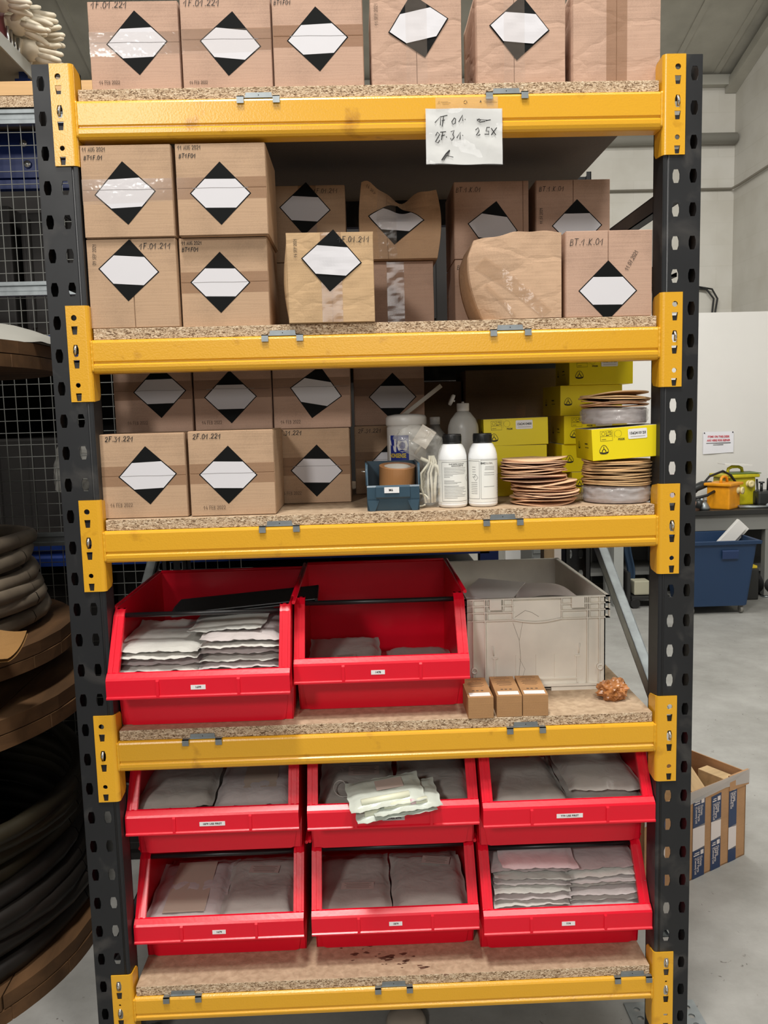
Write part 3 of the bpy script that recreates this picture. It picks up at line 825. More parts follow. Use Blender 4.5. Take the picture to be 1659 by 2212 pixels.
carton('upper carton of rightmost back stack on second shelf, marked BT.1.K.01', .555, .38, b + .2035, H=.2065, lab=(.011, 2.167, 0), seam='v', seampos=.5, tape='', notes=(pen('BT.1.K.01', -.094, .176, .0125, .0012), dks('11.07.2021', -.084, .09, .008, .0009, PI / 2)), m=CARD2, group=G2)
# middle shelf
b = BZ[2] + .0006
carton('front left carton on middle shelf, marked 2F.31.221', -.570, .03, b, H=.2025, lab=(.011, 1.534, 2.1), tape='mc', notes=(pen('2F.31.221', -.086, .185, .0115, .0016), stm('14 FEB 2022', -.082, .028, .009, .0008)), group=G3)
carton('front carton second from left on middle shelf, marked 2F.01.221', -.358, .03, b, W=.205, H=.2045, lab=(-.009, 1.530, -1.7), tape='mc', notes=(pen('2F.01.221', -.090, .186, .0115, .0016), stm('14 FEB 2022', -.072, .016, .009, .0008)), yaw=-.0, group=G3)
carton('hidden carton under left back carton of the middle shelf', -.596, .27, b, H=.2, tape='m', group=G3)
carton('hidden carton under second back carton of the middle shelf', -.385, .27, b, H=.2, tape='m', group=G3)
carton('carton set back on middle shelf right of the front pair, marked 2F.31.221', -.179, .262, b, H=.2, lab=(.012, 1.519, -1.7), tape='mc', notes=(pen('2F.31.221', -.092, .184, .0115, .0015), stm('14 FEB 2022', -.084, .024, .009, .0008)), group=G3)
carton('upper back carton at far left of middle shelf, shadowed, label touching the beam', -.594, .27, b + .2005, lab=(.019, 1.740, .8), tape='mc', seampos=.54, notes=(stm('14 FEB 2022', -.07, .022, .009, .0008),), m=CARD2, group=G3)
carton('upper back carton second from left on middle shelf', -.383, .27, b + .2005, lab=(-.006, 1.721, 0), tape='mc', seampos=.54, notes=(stm('14 FEB 2022', -.085, .018, .009, .0008),), m=CARD2, group=G3)
carton('upper back carton third from left on middle shelf, diamond label tilted clockwise', -.174, .27, b + .2005, lab=(.012, 1.728, -10.6), tape='mc', seampos=.54, notes=(stm('14 FEB 2022', -.085, .014, .009, .0008),), m=CARD2, group=G3)
carton('lower carton deep in shadow behind the small blue bin on middle shelf', .038, .48, b, H=.2, lab=(.01, b + .09, 0), tape='mc', notes=(pen('2F.31.221', -.092, .18, .0115, .0013),), group=G3)
carton('upper carton deep in shadow behind the white tub on middle shelf', .040, .48, b + .2005, lab=(.010, 1.714, -.9), tape='m', seampos=.54, m=CARD2, group=G3)
# plain dark cartons at the back
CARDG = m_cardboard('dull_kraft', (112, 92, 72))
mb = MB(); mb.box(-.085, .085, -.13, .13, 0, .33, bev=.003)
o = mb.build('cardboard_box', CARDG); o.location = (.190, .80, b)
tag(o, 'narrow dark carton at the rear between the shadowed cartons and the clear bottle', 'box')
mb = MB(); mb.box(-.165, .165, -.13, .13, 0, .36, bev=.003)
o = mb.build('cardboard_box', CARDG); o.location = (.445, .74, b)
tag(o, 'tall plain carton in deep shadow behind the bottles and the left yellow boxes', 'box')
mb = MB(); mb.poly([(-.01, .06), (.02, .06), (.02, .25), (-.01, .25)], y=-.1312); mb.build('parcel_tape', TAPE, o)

# hanging bag with handwriting, taped to the top beam
t = thing('document_bag', 'clear plastic bag with handwritten note taped to the top beam', 'bag', (.2085, -.0045, 2.288))
sheet = mat('bag_white_sheet', (214, 214, 212), .35, spec=.8, bump=.7, bscale=35)
def wv(x, z): return -.0012 * math.sin(x * 60 + z * 25) - .0010 * math.sin(z * 90 + x * 31) - .0016
W2, H2 = .0870, .0605
mb = MB(); mb.grid(lambda u, v: (W2 * (2 * u - 1) * (1 + .01 * (v - .5) * -1), wv(u * .17, v * .12), H2 * (2 * v - 1) + .0018 * math.sin(u * 9) * (1 - v) * .6 + (0.0004 - .003 * u) * (1)), 26, 20)
mb.build('paper_sheet', sheet, t)
mb = MB(); mb.grid(lambda u, v: ((W2 + .001) * (2 * u - 1), wv(u * .17, v * .12) - .0012, -H2 - .001 + (2 * H2 + .002) * v - .003 * u), 26, 20)
mb.build('clear_sleeve', mat('glossy_clear_sleeve', (235, 235, 232), .07, alpha=.16, spec=1.0, bump=1.0, bscale=26), t)
mb = MB(); mb.grid(lambda u, v: (-.064 + .142 * u, -.0012 - .0004 * math.sin(u * 30), .058 + .026 * v), 20, 4)
mb.build('adhesive_flap', CLEAR, t)
def ptz(px, py):   # centre the note strokes on the sheet, in millimetres from its middle
    return (px / 1000, py / 1000)
mb = MB(); wd = .0019
def st(pl, w_=wd): mb.stroke([ptz(*p) for p in pl], w_)
st([(-66, 30), (-53, 44), (-54, 25)]); st([(-52, 43), (-38, 46)]); st([(-46, 44), (-50, 22)]); st([(-50, 34), (-44, 36)])
st([(-22, 40), (-28, 32), (-25, 26), (-20, 29), (-19, 38), (-22, 40)]); st([(-12, 32), (-3, 46), (-3, 34)]); st([(2, 37), (2.5, 36.4)])
st([(-65, 2), (-61, 9), (-56, 4), (-66, -12), (-60, -14), (-56, -8), (-58, -11)]); st([(-54, 9), (-42, 10)]); st([(-49, 9), (-52, -7)]); st([(-52, 1), (-45, 3)]); st([(-41, -1), (-40, -1.5)])
st([(-30, 10), (-23, 13), (-26, 4), (-23, -2), (-29, -9), (-31, -4)]); st([(-17, -3), (-9, 9), (-10, -6)]); st([(-4, 2), (-3.5, 1.4)])
st([(30, 34), (34, 38), (38, 36), (33, 32), (36, 31), (48, 33)]); st([(50, 34), (60, 36)]); st([(29, 37), (56, 35)], .0012)
st([(26, 14), (32, 19), (34, 12), (27, 2), (33, 2), (36, 4)]); st([(58, 20), (52, 20), (50, 12), (56, 12), (56, 5), (47, 5)]); st([(62, 18), (72, 4)]); st([(74, 19), (62, 4)])
st([(-52, -52), (-42, -38), (-34, -30)], .003); st([(-48, -52), (-33, -30), (-38, -42), (-26, -45)], .0016); st([(-44, -42), (-34, -43)], .0012)
mb.each(lambda v: (v.x, wv((v.x + W2) , (v.z + H2)) - .0026, v.z - .003 * (v.x / .174 + .5)))
mb.build('handwriting', INK, t)
mb = MB()
for (x0, x1, z) in ((-.052, -.036, .0745), (-.05, -.03, .072), (-.048, -.034, .069), (.045, .072, .0745), (.048, .076, .072)):
    mb.stroke([(x0, z), (x1, z)], .0006)
for k in range(3):
    a = PI / 2 + k * 2.094
    mb.stroke([(.004 + .004 * math.cos(a), .073 + .004 * math.sin(a)), (.004 + .004 * math.cos(a + 1.4), .073 + .004 * math.sin(a + 1.4))], .0014)
mb.poly([(.036, .072), (.041, .072), (.0385, .0775)]); mb.stroke([(-.058, .070), (-.056, .077), (-.054, .070)], .0008)
mb.each(lambda v: (v.x, -.0021, v.z)); mb.build('printed_marks', INKG, t)
# ================================================================ RED BINS
BW, BWT, BD, BHH = .426, .434, .49, .297       # bottom width, rim width, depth, height
def red_bin(label, xc, yb, zb, card, bar=True, group='large red open-front bins', cardw=.034, cx=0.0, grey=False):
    """local y=0 is the front of the foot of the bin"""
    t = thing('storage_bin', label, 'storage bin', (xc, yb + BD / 2, zb), (0, 0, 0), group)
    oy = -BD / 2
    mb = MB(); hw, hw2 = BW / 2, BWT / 2; th = .0035
    z1, z2, z3 = .100, .147, .160     # label band: bottom, top edge, inner lip
    fy = -.102
    # floor, back, lower front
    mb.box(-hw, hw, oy, BD / 2 - .004, .004, .008)
    mb.box(-hw, hw, BD / 2 - .006, BD / 2 - .002, .004, BHH)
    # slanting lower front panel with a rounded recess
    mb.prism([(oy, .0005), (oy - .004, z1 - .012), (oy + fy + .012, z1 + .002), (oy + fy + .012, z1 + .006), (oy, z1 - .006), (oy + .004, .0005)], -hw, hw)
    P_ = [(-hw + .020, .004), (-hw + .028, .001), (hw - .028, .001), (hw - .020, .004), (hw - .012, z1 * .5), (hw - .010, z1 - .008), (-hw + .010, z1 - .008), (-hw + .012, z1 * .5)]
    mb.prism(P_, oy - .0062, oy - .0005, axis='y')
    # side walls: outer and inner skin
    prof = [(oy, .0005), (oy - .004, z1 - .012), (oy + fy + .006, z1 + .004), (oy + fy + .004, z2), (oy + fy + .020, z3), (oy - .006, .280), (oy + .012, BHH - .003), (oy + .022, BHH), (BD / 2, BHH), (BD / 2, .0005)]
    for s in (-1, 1):
        def xo(p): return s * (hw + (hw2 - hw) * min(1, (p[1] / z1)) * (1 if p[0] < oy + .01 else .75))
        A = [mb.bm.verts.new((xo(p), p[0], p[1])) for p in prof]
        B = [mb.bm.verts.new((xo(p) - s * th, p[0], p[1])) for p in prof]
        mb.bm.faces.new(A); mb.bm.faces.new(B[::-1])
        for i in range(len(prof)):
            j = (i + 1) % len(prof); mb.bm.faces.new((A[i], A[j], B[j], B[i]))
        # top rim roll and front post
        mb.tube([(s * (hw + .0095), oy + .018, BHH - .003), (s * (hw + .0095), BD / 2, BHH - .001)], .0048, 8)
        for (wa, wb, yo) in ((.003, .027, 0.0), (.006, .012, -.003), (.020, .026, -.003)):
            x0, x1 = sorted((s * (hw2 - wa), s * (hw2 - wb)))
            V = []
            for (yy, zz) in ((oy + fy + .016, z3 - .006), (oy - .008, .280), (oy + .006, BHH - .003)):
                V.append([mb.bm.verts.new((x0, yy + yo, zz)), mb.bm.verts.new((x1, yy + yo, zz)), mb.bm.verts.new((x1 - s * 0, yy + .012, zz)), mb.bm.verts.new((x0, yy + .012, zz))])
            for k in range(2):
                for q in range(4):
                    mb.bm.faces.new((V[k][q], V[k][(q + 1) % 4], V[k + 1][(q + 1) % 4], V[k + 1][q]))
            mb.bm.faces.new(V[0][::-1]); mb.bm.faces.new(V[2])
    # rear rim
    mb.tube([(-hw, BD / 2 - .004, BHH), (hw, BD / 2 - .004, BHH)], .0048, 8)
    body = mb.build('bin_body', RED, t)
    # front label band
    mb = MB()
    P = [(oy + fy + .020, z1 + .002), (oy + fy + .003, z1 - .001), (oy + fy - .003, z1), (oy + fy - .0035, z1 + .004), (oy + fy, z1 + .0065), (oy + fy, z2 - .002), (oy + fy + .003, z2 + .003), (oy + fy + .014, z3 - .001), (oy + fy + .019, z3), (oy + fy + .024, z3 - .003), (oy + fy + .026, z1 + .01)]
    mb.prism(P, -hw2, hw2)
    for rx in (-.0955, .0955):
        mb.prism([(oy + fy, z1), (oy + fy - .0042, z1 + .002), (oy + fy - .0030, z2 - .006), (oy + fy, z2 - .002)], rx - .0035, rx + .0035)
    band = mb.build('label_band', RED, t)
    bmesh_ = None
    # card
    mb = MB(); mb.box(cx - cardw / 2, cx + cardw / 2, oy + fy - .0009, oy + fy - .0003, (z1 + z2) / 2 - .005, (z1 + z2) / 2 + .006, 0)
    cd = mb.build('label_card', mat('silver_label', (190, 184, 184), .4) if grey else WHT, t)
    text_obj('card_text', card, .0066, INK, cd, (cx, oy + fy - .0012, (z1 + z2) / 2 + .0005), bold=.0002, sx=1.1)
    if bar:
        mb = MB(); mb.tube([(-hw2 + .006, oy + .002, .279), (hw2 - .006, oy + .002, .279)], .0062, 12)
        mb.build('carry_bar', mat('black_bar', (22, 22, 24), .35), t)
    return t
BINS = {}
BINS['A'] = red_bin('red bin marked 1699, left of the two on the fourth shelf, full of white sachets', -.449, .050, BZ[3], '1699', cardw=.035)
BINS['B'] = red_bin('red bin marked 1478, middle of the fourth shelf, nearly empty', -.011, .118, BZ[3], '1478', cx=-.01)
BINS['l1'] = red_bin('red bin, lower left on the bottom shelf, marked 1679', -.447, .138, BZ[4], '1679')
BINS['l2'] = red_bin('red bin, lower middle on the bottom shelf, marked 1879', .007, .142, BZ[4], '1879')
BINS['l3'] = red_bin('red bin marked T79, lower right on the bottom shelf, stuffed with sachets', .449, .112, BZ[4], 'T79')
UZ = BZ[4] + .2975
BINS['u1'] = red_bin('red bin marked 1879 USE FIRST, upper left of the bottom stack', -.448, .128, UZ, '1879 USE FIRST', bar=False, cardw=.064)
BINS['u2'] = red_bin('red bin marked REPAIR KITS, upper middle of the bottom stack', .008, .120, UZ, 'REPAIR KITS', bar=False, cardw=.056, grey=True)
BINS['u3'] = red_bin('red bin marked T79 USE FIRST, upper right of the bottom stack', .449, .098, UZ, 'T79 USE FIRST', bar=False, cardw=.066)

# ---------------------------------------------------------------- sachets
def m_sachet(name, col, al=1.0):
    if name in _M: return _M[name]
    m = mat(name, col, .30, spec=.6, alpha=al)
    nt, N, L, b = nodes(m)
    tc = N.new('ShaderNodeTexCoord'); n = N.new('ShaderNodeTexNoise'); n.inputs['Scale'].default_value = 22; n.inputs['Detail'].default_value = 5; n.inputs['Distortion'].default_value = .6
    L.new(tc.outputs['Object'], n.inputs['Vector'])
    bp = N.new('ShaderNodeBump'); bp.inputs['Strength'].default_value = .5; bp.inputs['Distance'].default_value = .006
    L.new(n.outputs['Fac'], bp.inputs['Height']); L.new(bp.outputs[0], b.inputs['Normal'])
    return m
SW = m_sachet('white_plastic_sachet', (208, 206, 199))
SG = m_sachet('grey_plastic_sachet', (186, 181, 174))
SP = m_sachet('pinkish_plastic_sachet', (204, 195, 193))
def sachet_mesh(seed, w, d, t, seam=.008, wave=.0018):
    rng = random.Random(seed); p1, p2, p3 = [rng.uniform(0, 6) for _ in range(3)]
    mb = MB(); nu, nv = 26, 18
    def prof(u, v):
        a = min(u, 1 - u) * w; c = min(v, 1 - v) * d
        e = min(a, c)
        if e < seam: return 0
        a = min(1, (a - seam) / (w * .16)); c = min(1, (c - seam) / (d * .14))
        return math.sqrt(max(0, math.sin(a * PI / 2) * math.sin(c * PI / 2)))
    def mid(u, v):
        f = max(0, 1 - min(v, 1 - v) / .16)
        return wave * (1.0 * math.sin(u * (9 + p3) + p1) + .6 * math.sin(u * 31 + p2) + .5 * math.sin(u * 57 + p3)) * f + .002 * math.sin(v * 11 + p3)
    def top(u, v):
        k = prof(u, v)
        return (w * (u - .5) + .0015 * math.sin(v * 20 + p2), d * (v - .5) + .002 * math.sin(u * 15 + p3), t / 2 + mid(u, v) + k * t / 2 + k * .0014 * noise.noise(Vector((u * 9, v * 9, seed))))
    def bot(u, v):
        k = prof(u, v)
        return (w * (u - .5) + .0015 * math.sin(v * 20 + p2), d * (v - .5) + .002 * math.sin(u * 15 + p3), t / 2 + mid(u, v) - .0006 - k * t / 2 * .95)
    mb.grid(top, nu, nv); mb.grid(bot, nu, nv)
    bmesh.ops.remove_doubles(mb.bm, verts=mb.bm.verts[:], dist=.0004)
    bmesh.ops.recalc_face_normals(mb.bm, faces=mb.bm.faces[:])
    me = bpy.data.meshes.new('sachet'); mb.bm.to_mesh(me); mb.bm.free()
    for p in me.polygons: p.use_smooth = True
    return me
_SM = {}
BINBOX = [(o.location.x - .22, o.location.x + .22, o.location.y - BD / 2, o.location.z) for o in BINS.values()]
def sachet(label, x, y, z, w=.205, d=.27, t=.017, rot=(0, 0, 0), m=None, group=None, seed=0, sticker=None, insert=None, name='sachet'):
    """x, y: middle of the front edge; z: underside"""
    key = (seed % 5, round(w, 3), round(d, 3), round(t, 4), (m or SW).name)
    if key not in _SM:
        me = sachet_mesh(seed % 5 + 1, w, d, t); me.materials.append(m or SW); _SM[key] = me
    o = bpy.data.objects.new(name, _SM[key]); COL.objects.link(o)
    for (bx0, bx1, by, bz) in BINBOX:            # buried layers stay behind the bin front
        if bx0 < x < bx1 and bz < z < bz + .28:
            low = z + t * .5 < bz + .108
            y = max(y, by + (.012 if low else -.080)); x = min(max(x, bx0 + w / 2 + (.008 if low else .004)), bx1 - w / 2 - (.008 if low else .004))
    M = Matrix.Rotation(rot[2], 4, 'Z') @ Matrix.Rotation(rot[0], 4, 'X') @ Matrix.Rotation(rot[1], 4, 'Y')
    o.location = Vector((x, y, z)) + M @ Vector((0, d / 2, 0)); o.rotation_euler = M.to_euler()
    tag(o, label, 'sachet', group)
    if sticker:
        sx, sy, sw, sd, sr = sticker
        mb = MB(); c, s = math.cos(sr), math.sin(sr); 
        mb.grid(lambda u, v: (sx + (u - .5) * sw * c - (v - .5) * sd * s, sy + (u - .5) * sw * s + (v - .5) * sd * c, t + .0022), 4, 3)
        st_ = mb.build('paper_label', mat('sachet_label', (196, 178, 170), .5), o)
        mb = MB()
        for k in range(5):
            vv = .82 - k * .16; L_ = .82 if k in (0, 2) else .7
            mb.grid(lambda u, v: (sx + ((.5 - L_ / 2 + L_ * u) - .5) * sw * c - (vv + (.035 * v) - .5) * sd * s, sy + ((.5 - L_ / 2 + L_ * u) - .5) * sw * s + (vv + .035 * v - .5) * sd * c, t + .0025), 1, 1)
        mb.build('label_text', INKG, st_)
    if insert:
        sx, sy, sw, sd = insert
        mb = MB(); mb.grid(lambda u, v: (sx + (u - .5) * sw, sy + (v - .5) * sd, t + .0016), 2, 2)
        mb.build('inner_sheet', mat('sheet_inside_sachet', (198, 180, 164), .5), o)
    return o
ORD = ['top', 'second', 'third', 'fourth', 'fifth', 'sixth', 'seventh', 'eighth', 'ninth', 'tenth', 'eleventh', 'twelfth']
def pile(binkey, side, n, x, y0, z0, t, w=.205, d=.27, pitch=0, ms=(None,), seed=0, jit=.012, binname='', yaw=0, roll=0, slope=0, steps=None):
    rng = random.Random(seed + 77)
    for k in range(n):
        z = z0 + k * t * .93
        fromtop = n - 1 - k
        xx = x + rng.uniform(-jit, jit) * .6; yy = y0 + rng.uniform(-jit, jit) + (slope * k)
        rl = roll * (k / max(1, n - 1)) + rng.uniform(-.012, .012)
        lab = '%s white sachet from the top in the %s pile, red bin marked %s' % (ORD[min(fromtop, 11)], side, binname)
        sachet(lab, xx, yy, z, w, d, t, (pitch, rl, yaw + rng.uniform(-.03, .03)), ms[(k + seed) % len(ms)], 'sachets in the red bins', seed=seed + k)
# bin A: two uneven piles and a black folder on top
zA = BZ[3] + .0085; yA = .05 + .004
pile('A', 'buried left', 6, -.560, yA + .012, zA, .021, w=.200, seed=1, binname='1699', jit=.004, ms=(SG,))
pile('A', 'buried right', 6, -.352, yA + .012, zA, .021, w=.196, seed=2, binname='1699', jit=.004, ms=(SG,))
z1_ = zA + 6 * .021 * .93
pile('A', 'upper left', 5, -.556, yA - .050, z1_ + .002, .016, w=.205, seed=3, binname='1699', jit=.008, ms=(SW, SW, SP), pitch=.05)
pile('A', 'upper right', 6, -.356, yA - .046, z1_ + .002, .0175, w=.198, seed=8, binname='1699', jit=.006, ms=(SW, SP), pitch=.05)
sachet('white sachet lying high under the black folder in the bin marked 1699', -.40, yA + .0, z1_ + .100, .19, .26, .012, (.10, -.06, -.1), SW, seed=2)
t = thing('folder', 'black plastic folder lying on top of the sachets in the bin marked 1699', 'folder', (-.357, .190, BZ[3] + .270), (.05, -.07, .02))
mb = MB(); mb.box(-.187, .187, -.07, .07, 0, .004, bev=.0015); mb.box(-.187, .187, -.07, .07, .007, .011, bev=.0015); mb.box(.180, .187, -.07, .07, 0, .011); mb.build('cover', mat('black_plastic', (26, 27, 27), .35), t)
mb = MB(); mb.tube([(-.187, -.068, .005), (-.190, 0, .006), (-.187, .068, .005)], .004, 6); mb.build('spine_binding', mat('black_plastic', (26, 27, 27), .35), t)
# bin B: a few sachets lying deep inside
zB = BZ[3] + .0085
for k in range(3):
    sachet('%s grey sachet under another, left half of the bin marked 1478' % ('lowest', 'middle', '')[k] if k < 2 else 'grey sachet with sticker on top left in the bin marked 1478', -.105, .17, zB + .001 + .028 * k, .20, .27, .03, (.03 * k, 0, .02), SG, 'sachets in the red bins', seed=k, sticker=(.0, -.06, .06, .02, .1) if k == 2 else None)
for k in range(2):
    sachet('grey sachet, %s of the two at right in the bin marked 1478' % ('lower' if k == 0 else 'upper'), .09, .19, zB + .001 + .028 * k, .185, .25, .03, (.02, 0, -.06), SG, 'sachets in the red bins', seed=k + 3)
# lower row
zl = BZ[4] + .0085
for k in range(4):
    top = k == 3
    sachet('%s sachet from the top at left of the lower left bin on the bottom shelf' % ORD[3 - k], -.55, (.072 if top else .150), zl + .033 * k, .205, .30, .036, (.0, 0, .02 * (k % 2)), SP if top else SW, 'sachets in the red bins', seed=k, insert=(0.0, .0, .11, .25) if top else None)
    sachet('%s sachet from the top at right of the lower left bin on the bottom shelf' % ORD[3 - k], -.36, (.076 if k > 1 else .150), zl + .033 * k + .001, .198, .30, .036, (0, 0, -.01), SG if top else SW, 'sachets in the red bins', seed=k + 2, sticker=(.0, .065, .085, .04, -.08) if top else None)
for k in range(4):
    top = k == 3
    sachet('%s sachet from the top at left of the lower middle bin on the bottom shelf' % ORD[3 - k], -.10, (.074 if k > 1 else .15), zl + .032 * k, .20, .30, .035, (.0, 0, .01), SG, 'sachets in the red bins', seed=k + 1, sticker=(.01, -.03, .09, .035, -.05) if top else None)
    sachet('%s sachet from the top at right of the lower middle bin on the bottom shelf' % ORD[3 - k], .105, (.070 if k > 1 else .15), zl + .032 * k + .001, .205, .30, .0355, (0, 0, .0), SG, 'sachets in the red bins', seed=k + 4, sticker=(.03, .09, .08, .04, -.2) if top else None)
pile('l3', 'buried left', 4, .366, .085, zl, .033, w=.20, seed=11, binname='T79', jit=.002, ms=(SW,))
pile('l3', 'buried right', 4, .560, .085, zl, .033, w=.198, seed=12, binname='T79', jit=.002, ms=(SW,))
zz = zl + 4 * .031
pile('l3', 'upper left', 7, .364, .046, zz, .0165, w=.200, seed=13, binname='T79', jit=.010, ms=(SW, SP), roll=.03, slope=.004)
pile('l3', 'upper right', 7, .560, .050, zz, .0165, w=.198, seed=14, binname='T79', jit=.010, ms=(SP, SW), roll=-.03, slope=.004)
sachet('large white sachet draped over the left pile in the bin marked T79', .385, .045, zz + .116, .20, .24, .014, (.12, .04, .02), m_sachet('bright_sachet', (214, 200, 200)), seed=3)
# upper row
zu = UZ + .0085
for k in range(5):
    sachet('%s sachet from the top at left of the upper left bin on the bottom shelf' % ORD[4 - k], -.555, (.075 if k > 2 else .14), zu + .030 * k, .20, .30, .0325, (.0, 0, -.03 + .02 * k), SG, 'sachets in the red bins', seed=k + 2)
for k in range(5):
    sachet('%s sachet from the top at right of the upper left bin on the bottom shelf' % ORD[4 - k], -.352, (.080 if k > 2 else .14), zu + .0295 * k + .001, .20, .29, .0325, (.0, 0, .02), SP if k == 4 else SG, 'sachets in the red bins', seed=k, insert=(.01, .02, .09, .2) if k == 4 else None)
for k in range(4):
    sachet('%s sachet from the top at left of the upper right bin on the bottom shelf' % ORD[3 - k], .365, (.05 if k > 2 else .11), zu + .034 * k, .205, .30, .037, (.0, 0, .02), SG, 'sachets in the red bins', seed=k + 3)
for k in range(5):
    sachet('%s sachet from the top at right of the upper right bin on the bottom shelf' % ORD[4 - k], .562, (.055 if k > 2 else .11), zu + .0335 * k + .001, .20, .29, .0355, (.02, .04, -.10 + .03 * k), SG, 'sachets in the red bins', seed=k + 1)
# repair kits
for k in range(4):
    sachet('%s clear repair kit pouch from the top, left half of the REPAIR KITS bin' % ORD[3 - k], -.085, (.07 if k > 2 else .14), zu + .033 * k, .20, .29, .036, (.05 if k == 3 else 0, 0, .0), SG, 'repair kit pouches', seed=k, sticker=(.02, .03, .085, .055, .0) if k == 3 else None, name='repair_kit')
    sachet('%s grey repair kit pouch from the top, right half of the REPAIR KITS bin' % ORD[3 - k], .115, (.07 if k > 2 else .14), zu + .033 * k + .001, .20, .28, .036, (.05 if k == 3 else 0, 0, -.06), SG, 'repair kit pouches', seed=k + 2, name='repair_kit')
KP = m_sachet('clear_greenish_pouch', (200, 206, 196))
def kit(label, x, y, z, w, rot, tube, pink=False):
    t = thing('repair_kit', label, 'repair kit', (x, y, z), rot, 'repair kit pouches')
    me = sachet_mesh(7, w, .13, .014); me.materials.append(KP)
    o = bpy.data.objects.new('pouch', me); COL.objects.link(o); o.parent = t
    mb = MB(); mb.tube([(-w * .34 + tube, -.040, .014), (w * .30 + tube, -.040, .014)], .0085, 12); o2 = mb.build('white_tube', mat('cream_tube', (226, 228, 204), .4), t)
    if pink:
        mb = MB(); mb.tube([(w * .05, -.040, .014), (w * .13, -.040, .014)], .0088, 12); mb.build('pink_ring', mat('pink_band', (222, 190, 196), .4), t)
    mb = MB(); mb.grid(lambda u, v: (-.02 + .07 * u, -.005 + .045 * v, .0165), 2, 2); mb.build('paper_label', mat('sachet_label', (196, 178, 170), .5), t)
    return t
kit('repair kit pouch lying lowest over the lip of the REPAIR KITS bin, pale green corner', .010, .032, UZ + .153, .20, (.10, -.10, .10), -.01)
kit('repair kit pouch with pink band tube, right one over the REPAIR KITS bin lip', .038, .034, UZ + .166, .17, (.10, -.09, .10), 0, True)
kit('repair kit pouch with cream tube, upper left one on the REPAIR KITS bin lip', -.012, .040, UZ + .178, .19, (.12, -.10, .12), 0)
mb = MB()
mb.tube([(-.135 + .022 * math.cos(a) + .004 * a, .125 + .028 * math.sin(a), UZ + .158 + .01 * math.sin(a)) for a in [k * .35 for k in range(20)]], .0014, 6)
tag(mb.build('cord', mat('white_cord', (190, 186, 178), .5)), 'thin white cord loop at left inside the REPAIR KITS bin', 'cord')

# ================================================================ WHITE CRATE, SMALL BOXES, PAPER BALL
CR = mat('grimy_white_plastic', (232, 226, 214), .45, var=.10, vscale=7)
t = thing('euro_crate', 'grimy off-white plastic stacking crate with ribbed rim on fourth shelf', 'crate', (.409, .49, BZ[3]))
mb = MB(); hw, hd, H = .198, .298, .258
mb.box(-hw + .008, hw - .008, -hd + .010, hd - .008, .006, .012)
mb.box(-hw + .02, hw - .02, -hd + .018, hd - .02, 0, .006)
for s in (-1, 1):
    mb.box(*sorted((s * (hw - .010), s * (hw - .013))), -hd + .010, hd - .008, .006, H)
    mb.box(-hw + .01, hw - .01, *sorted((s * (hd - .010), s * (hd - .013))), .006, H)
mb.build('crate_body', CR, t)
mb = MB()       # stiffening ribs
yf = -hd
for z in (H, H - .018, H - .036, H - .058):          # rim rails all around
    segs = [(-hw, -.060), (.066, hw)] if z < H - .01 else [(-hw, hw)]
    for (a, b_) in segs: mb.box(a, b_, yf, yf + .012, z - .0025, z)
    for s in (-1, 1):
        mb.box(*sorted((s * hw, s * (hw - .012))), -hd, hd, z - .0025, z)
    mb.box(-hw, hw, hd - .012, hd, z - .0025, z)
for x in (-hw + .001, -.170, -.138, -.133, -.118, -.096, -.089, -.064, .068, .098, .102, .133, .138, .143, .170, hw - .001):
    zt_, zb_ = H - .001, H - .06
    if abs(abs(x) - .118) < .01 or abs(abs(x) - .1) < .007 or abs(x + .089) < .002 or x in (.133,): zb_ = H - .030
    mb.box(x - .0011, x + .0011, yf + .0005, yf + .012, zb_, zt_)
for x in (-.170, -.138, .138, .170): mb.box(x - .0014, x + .0014, yf + .002, yf + .012, .02, H - .05)
# blocks with handles of the lid latches
for (a, b_) in ((-.126, -.094), (.094, .129)): mb.box(a, b_, yf - .003, yf + .01, H - .030, H - .002, bev=.001)
# centre handle plate with a curved lower rim
pl = [(-.062, H - .008), (.066, H - .008)] + [(.066 - .128 * k / 10, H - .056 - .008 * math.sin(PI * k / 10)) for k in range(11)]
mb.prism([(p[0], p[1]) for p in pl], yf + .003, yf + .011, axis='y')
mb.tube([(.068 - .132 * k / 12, yf + .002, H - .058 - .009 * math.sin(PI * k / 12)) for k in range(13)], .0026, 6)
# foot ledge, little arrows and bosses
mb.box(-hw + .004, hw - .004, yf + .001, yf + .012, .012, .018); mb.box(.04, .17, yf + .003, yf + .012, .000, .010)
for x in (-.112, .112):
    mb.box(x - .002, x + .002, yf + .006, yf + .011, .02, .092); mb.box(x - .007, x + .007, yf + .005, yf + .011, .092, .096)
    s = 1 if x > 0 else -1
    mb.tube([(x + s * .003, yf + .008, .1), (x + s * .006, yf + .008, .128)], .0018, 6)
for x in (0.0, .05, -.055): mb.box(x - .0007, x + .0007, yf + .008, yf + .011, .03, .10)
mb.box(.0, .115, yf + .007, yf + .011, .030, .034); mb.box(-.11, .0, yf + .007, yf + .011, .030, .034)
for x in (-.168, .172):
    mb.lathe([(.0085, 0), (.0085, .012), (.0055, .012), (.0055, 0)], 16, mi=0)
    for v in mb.bm.verts[-64:]: v.co = Vector((v.co.x + x, yf + .012 - v.co.z, v.co.y + (.062)))
mb.build('rib_frame', CR, t)
mb = MB(); mb.stroke([(-.058, H - .052), (-.03, H - .034), (-.012, H - .040), (.006, H - .052)], .0012); mb.stroke([(-.062, H - .068), (-.045, .14), (-.042, .09), (-.048, .03)], .0010); mb.stroke([(-.036, H - .068), (-.045, .14)], .0008)
mb.stroke([(-.045, .09), (-.03, .06), (-.04, .03)], .0007)
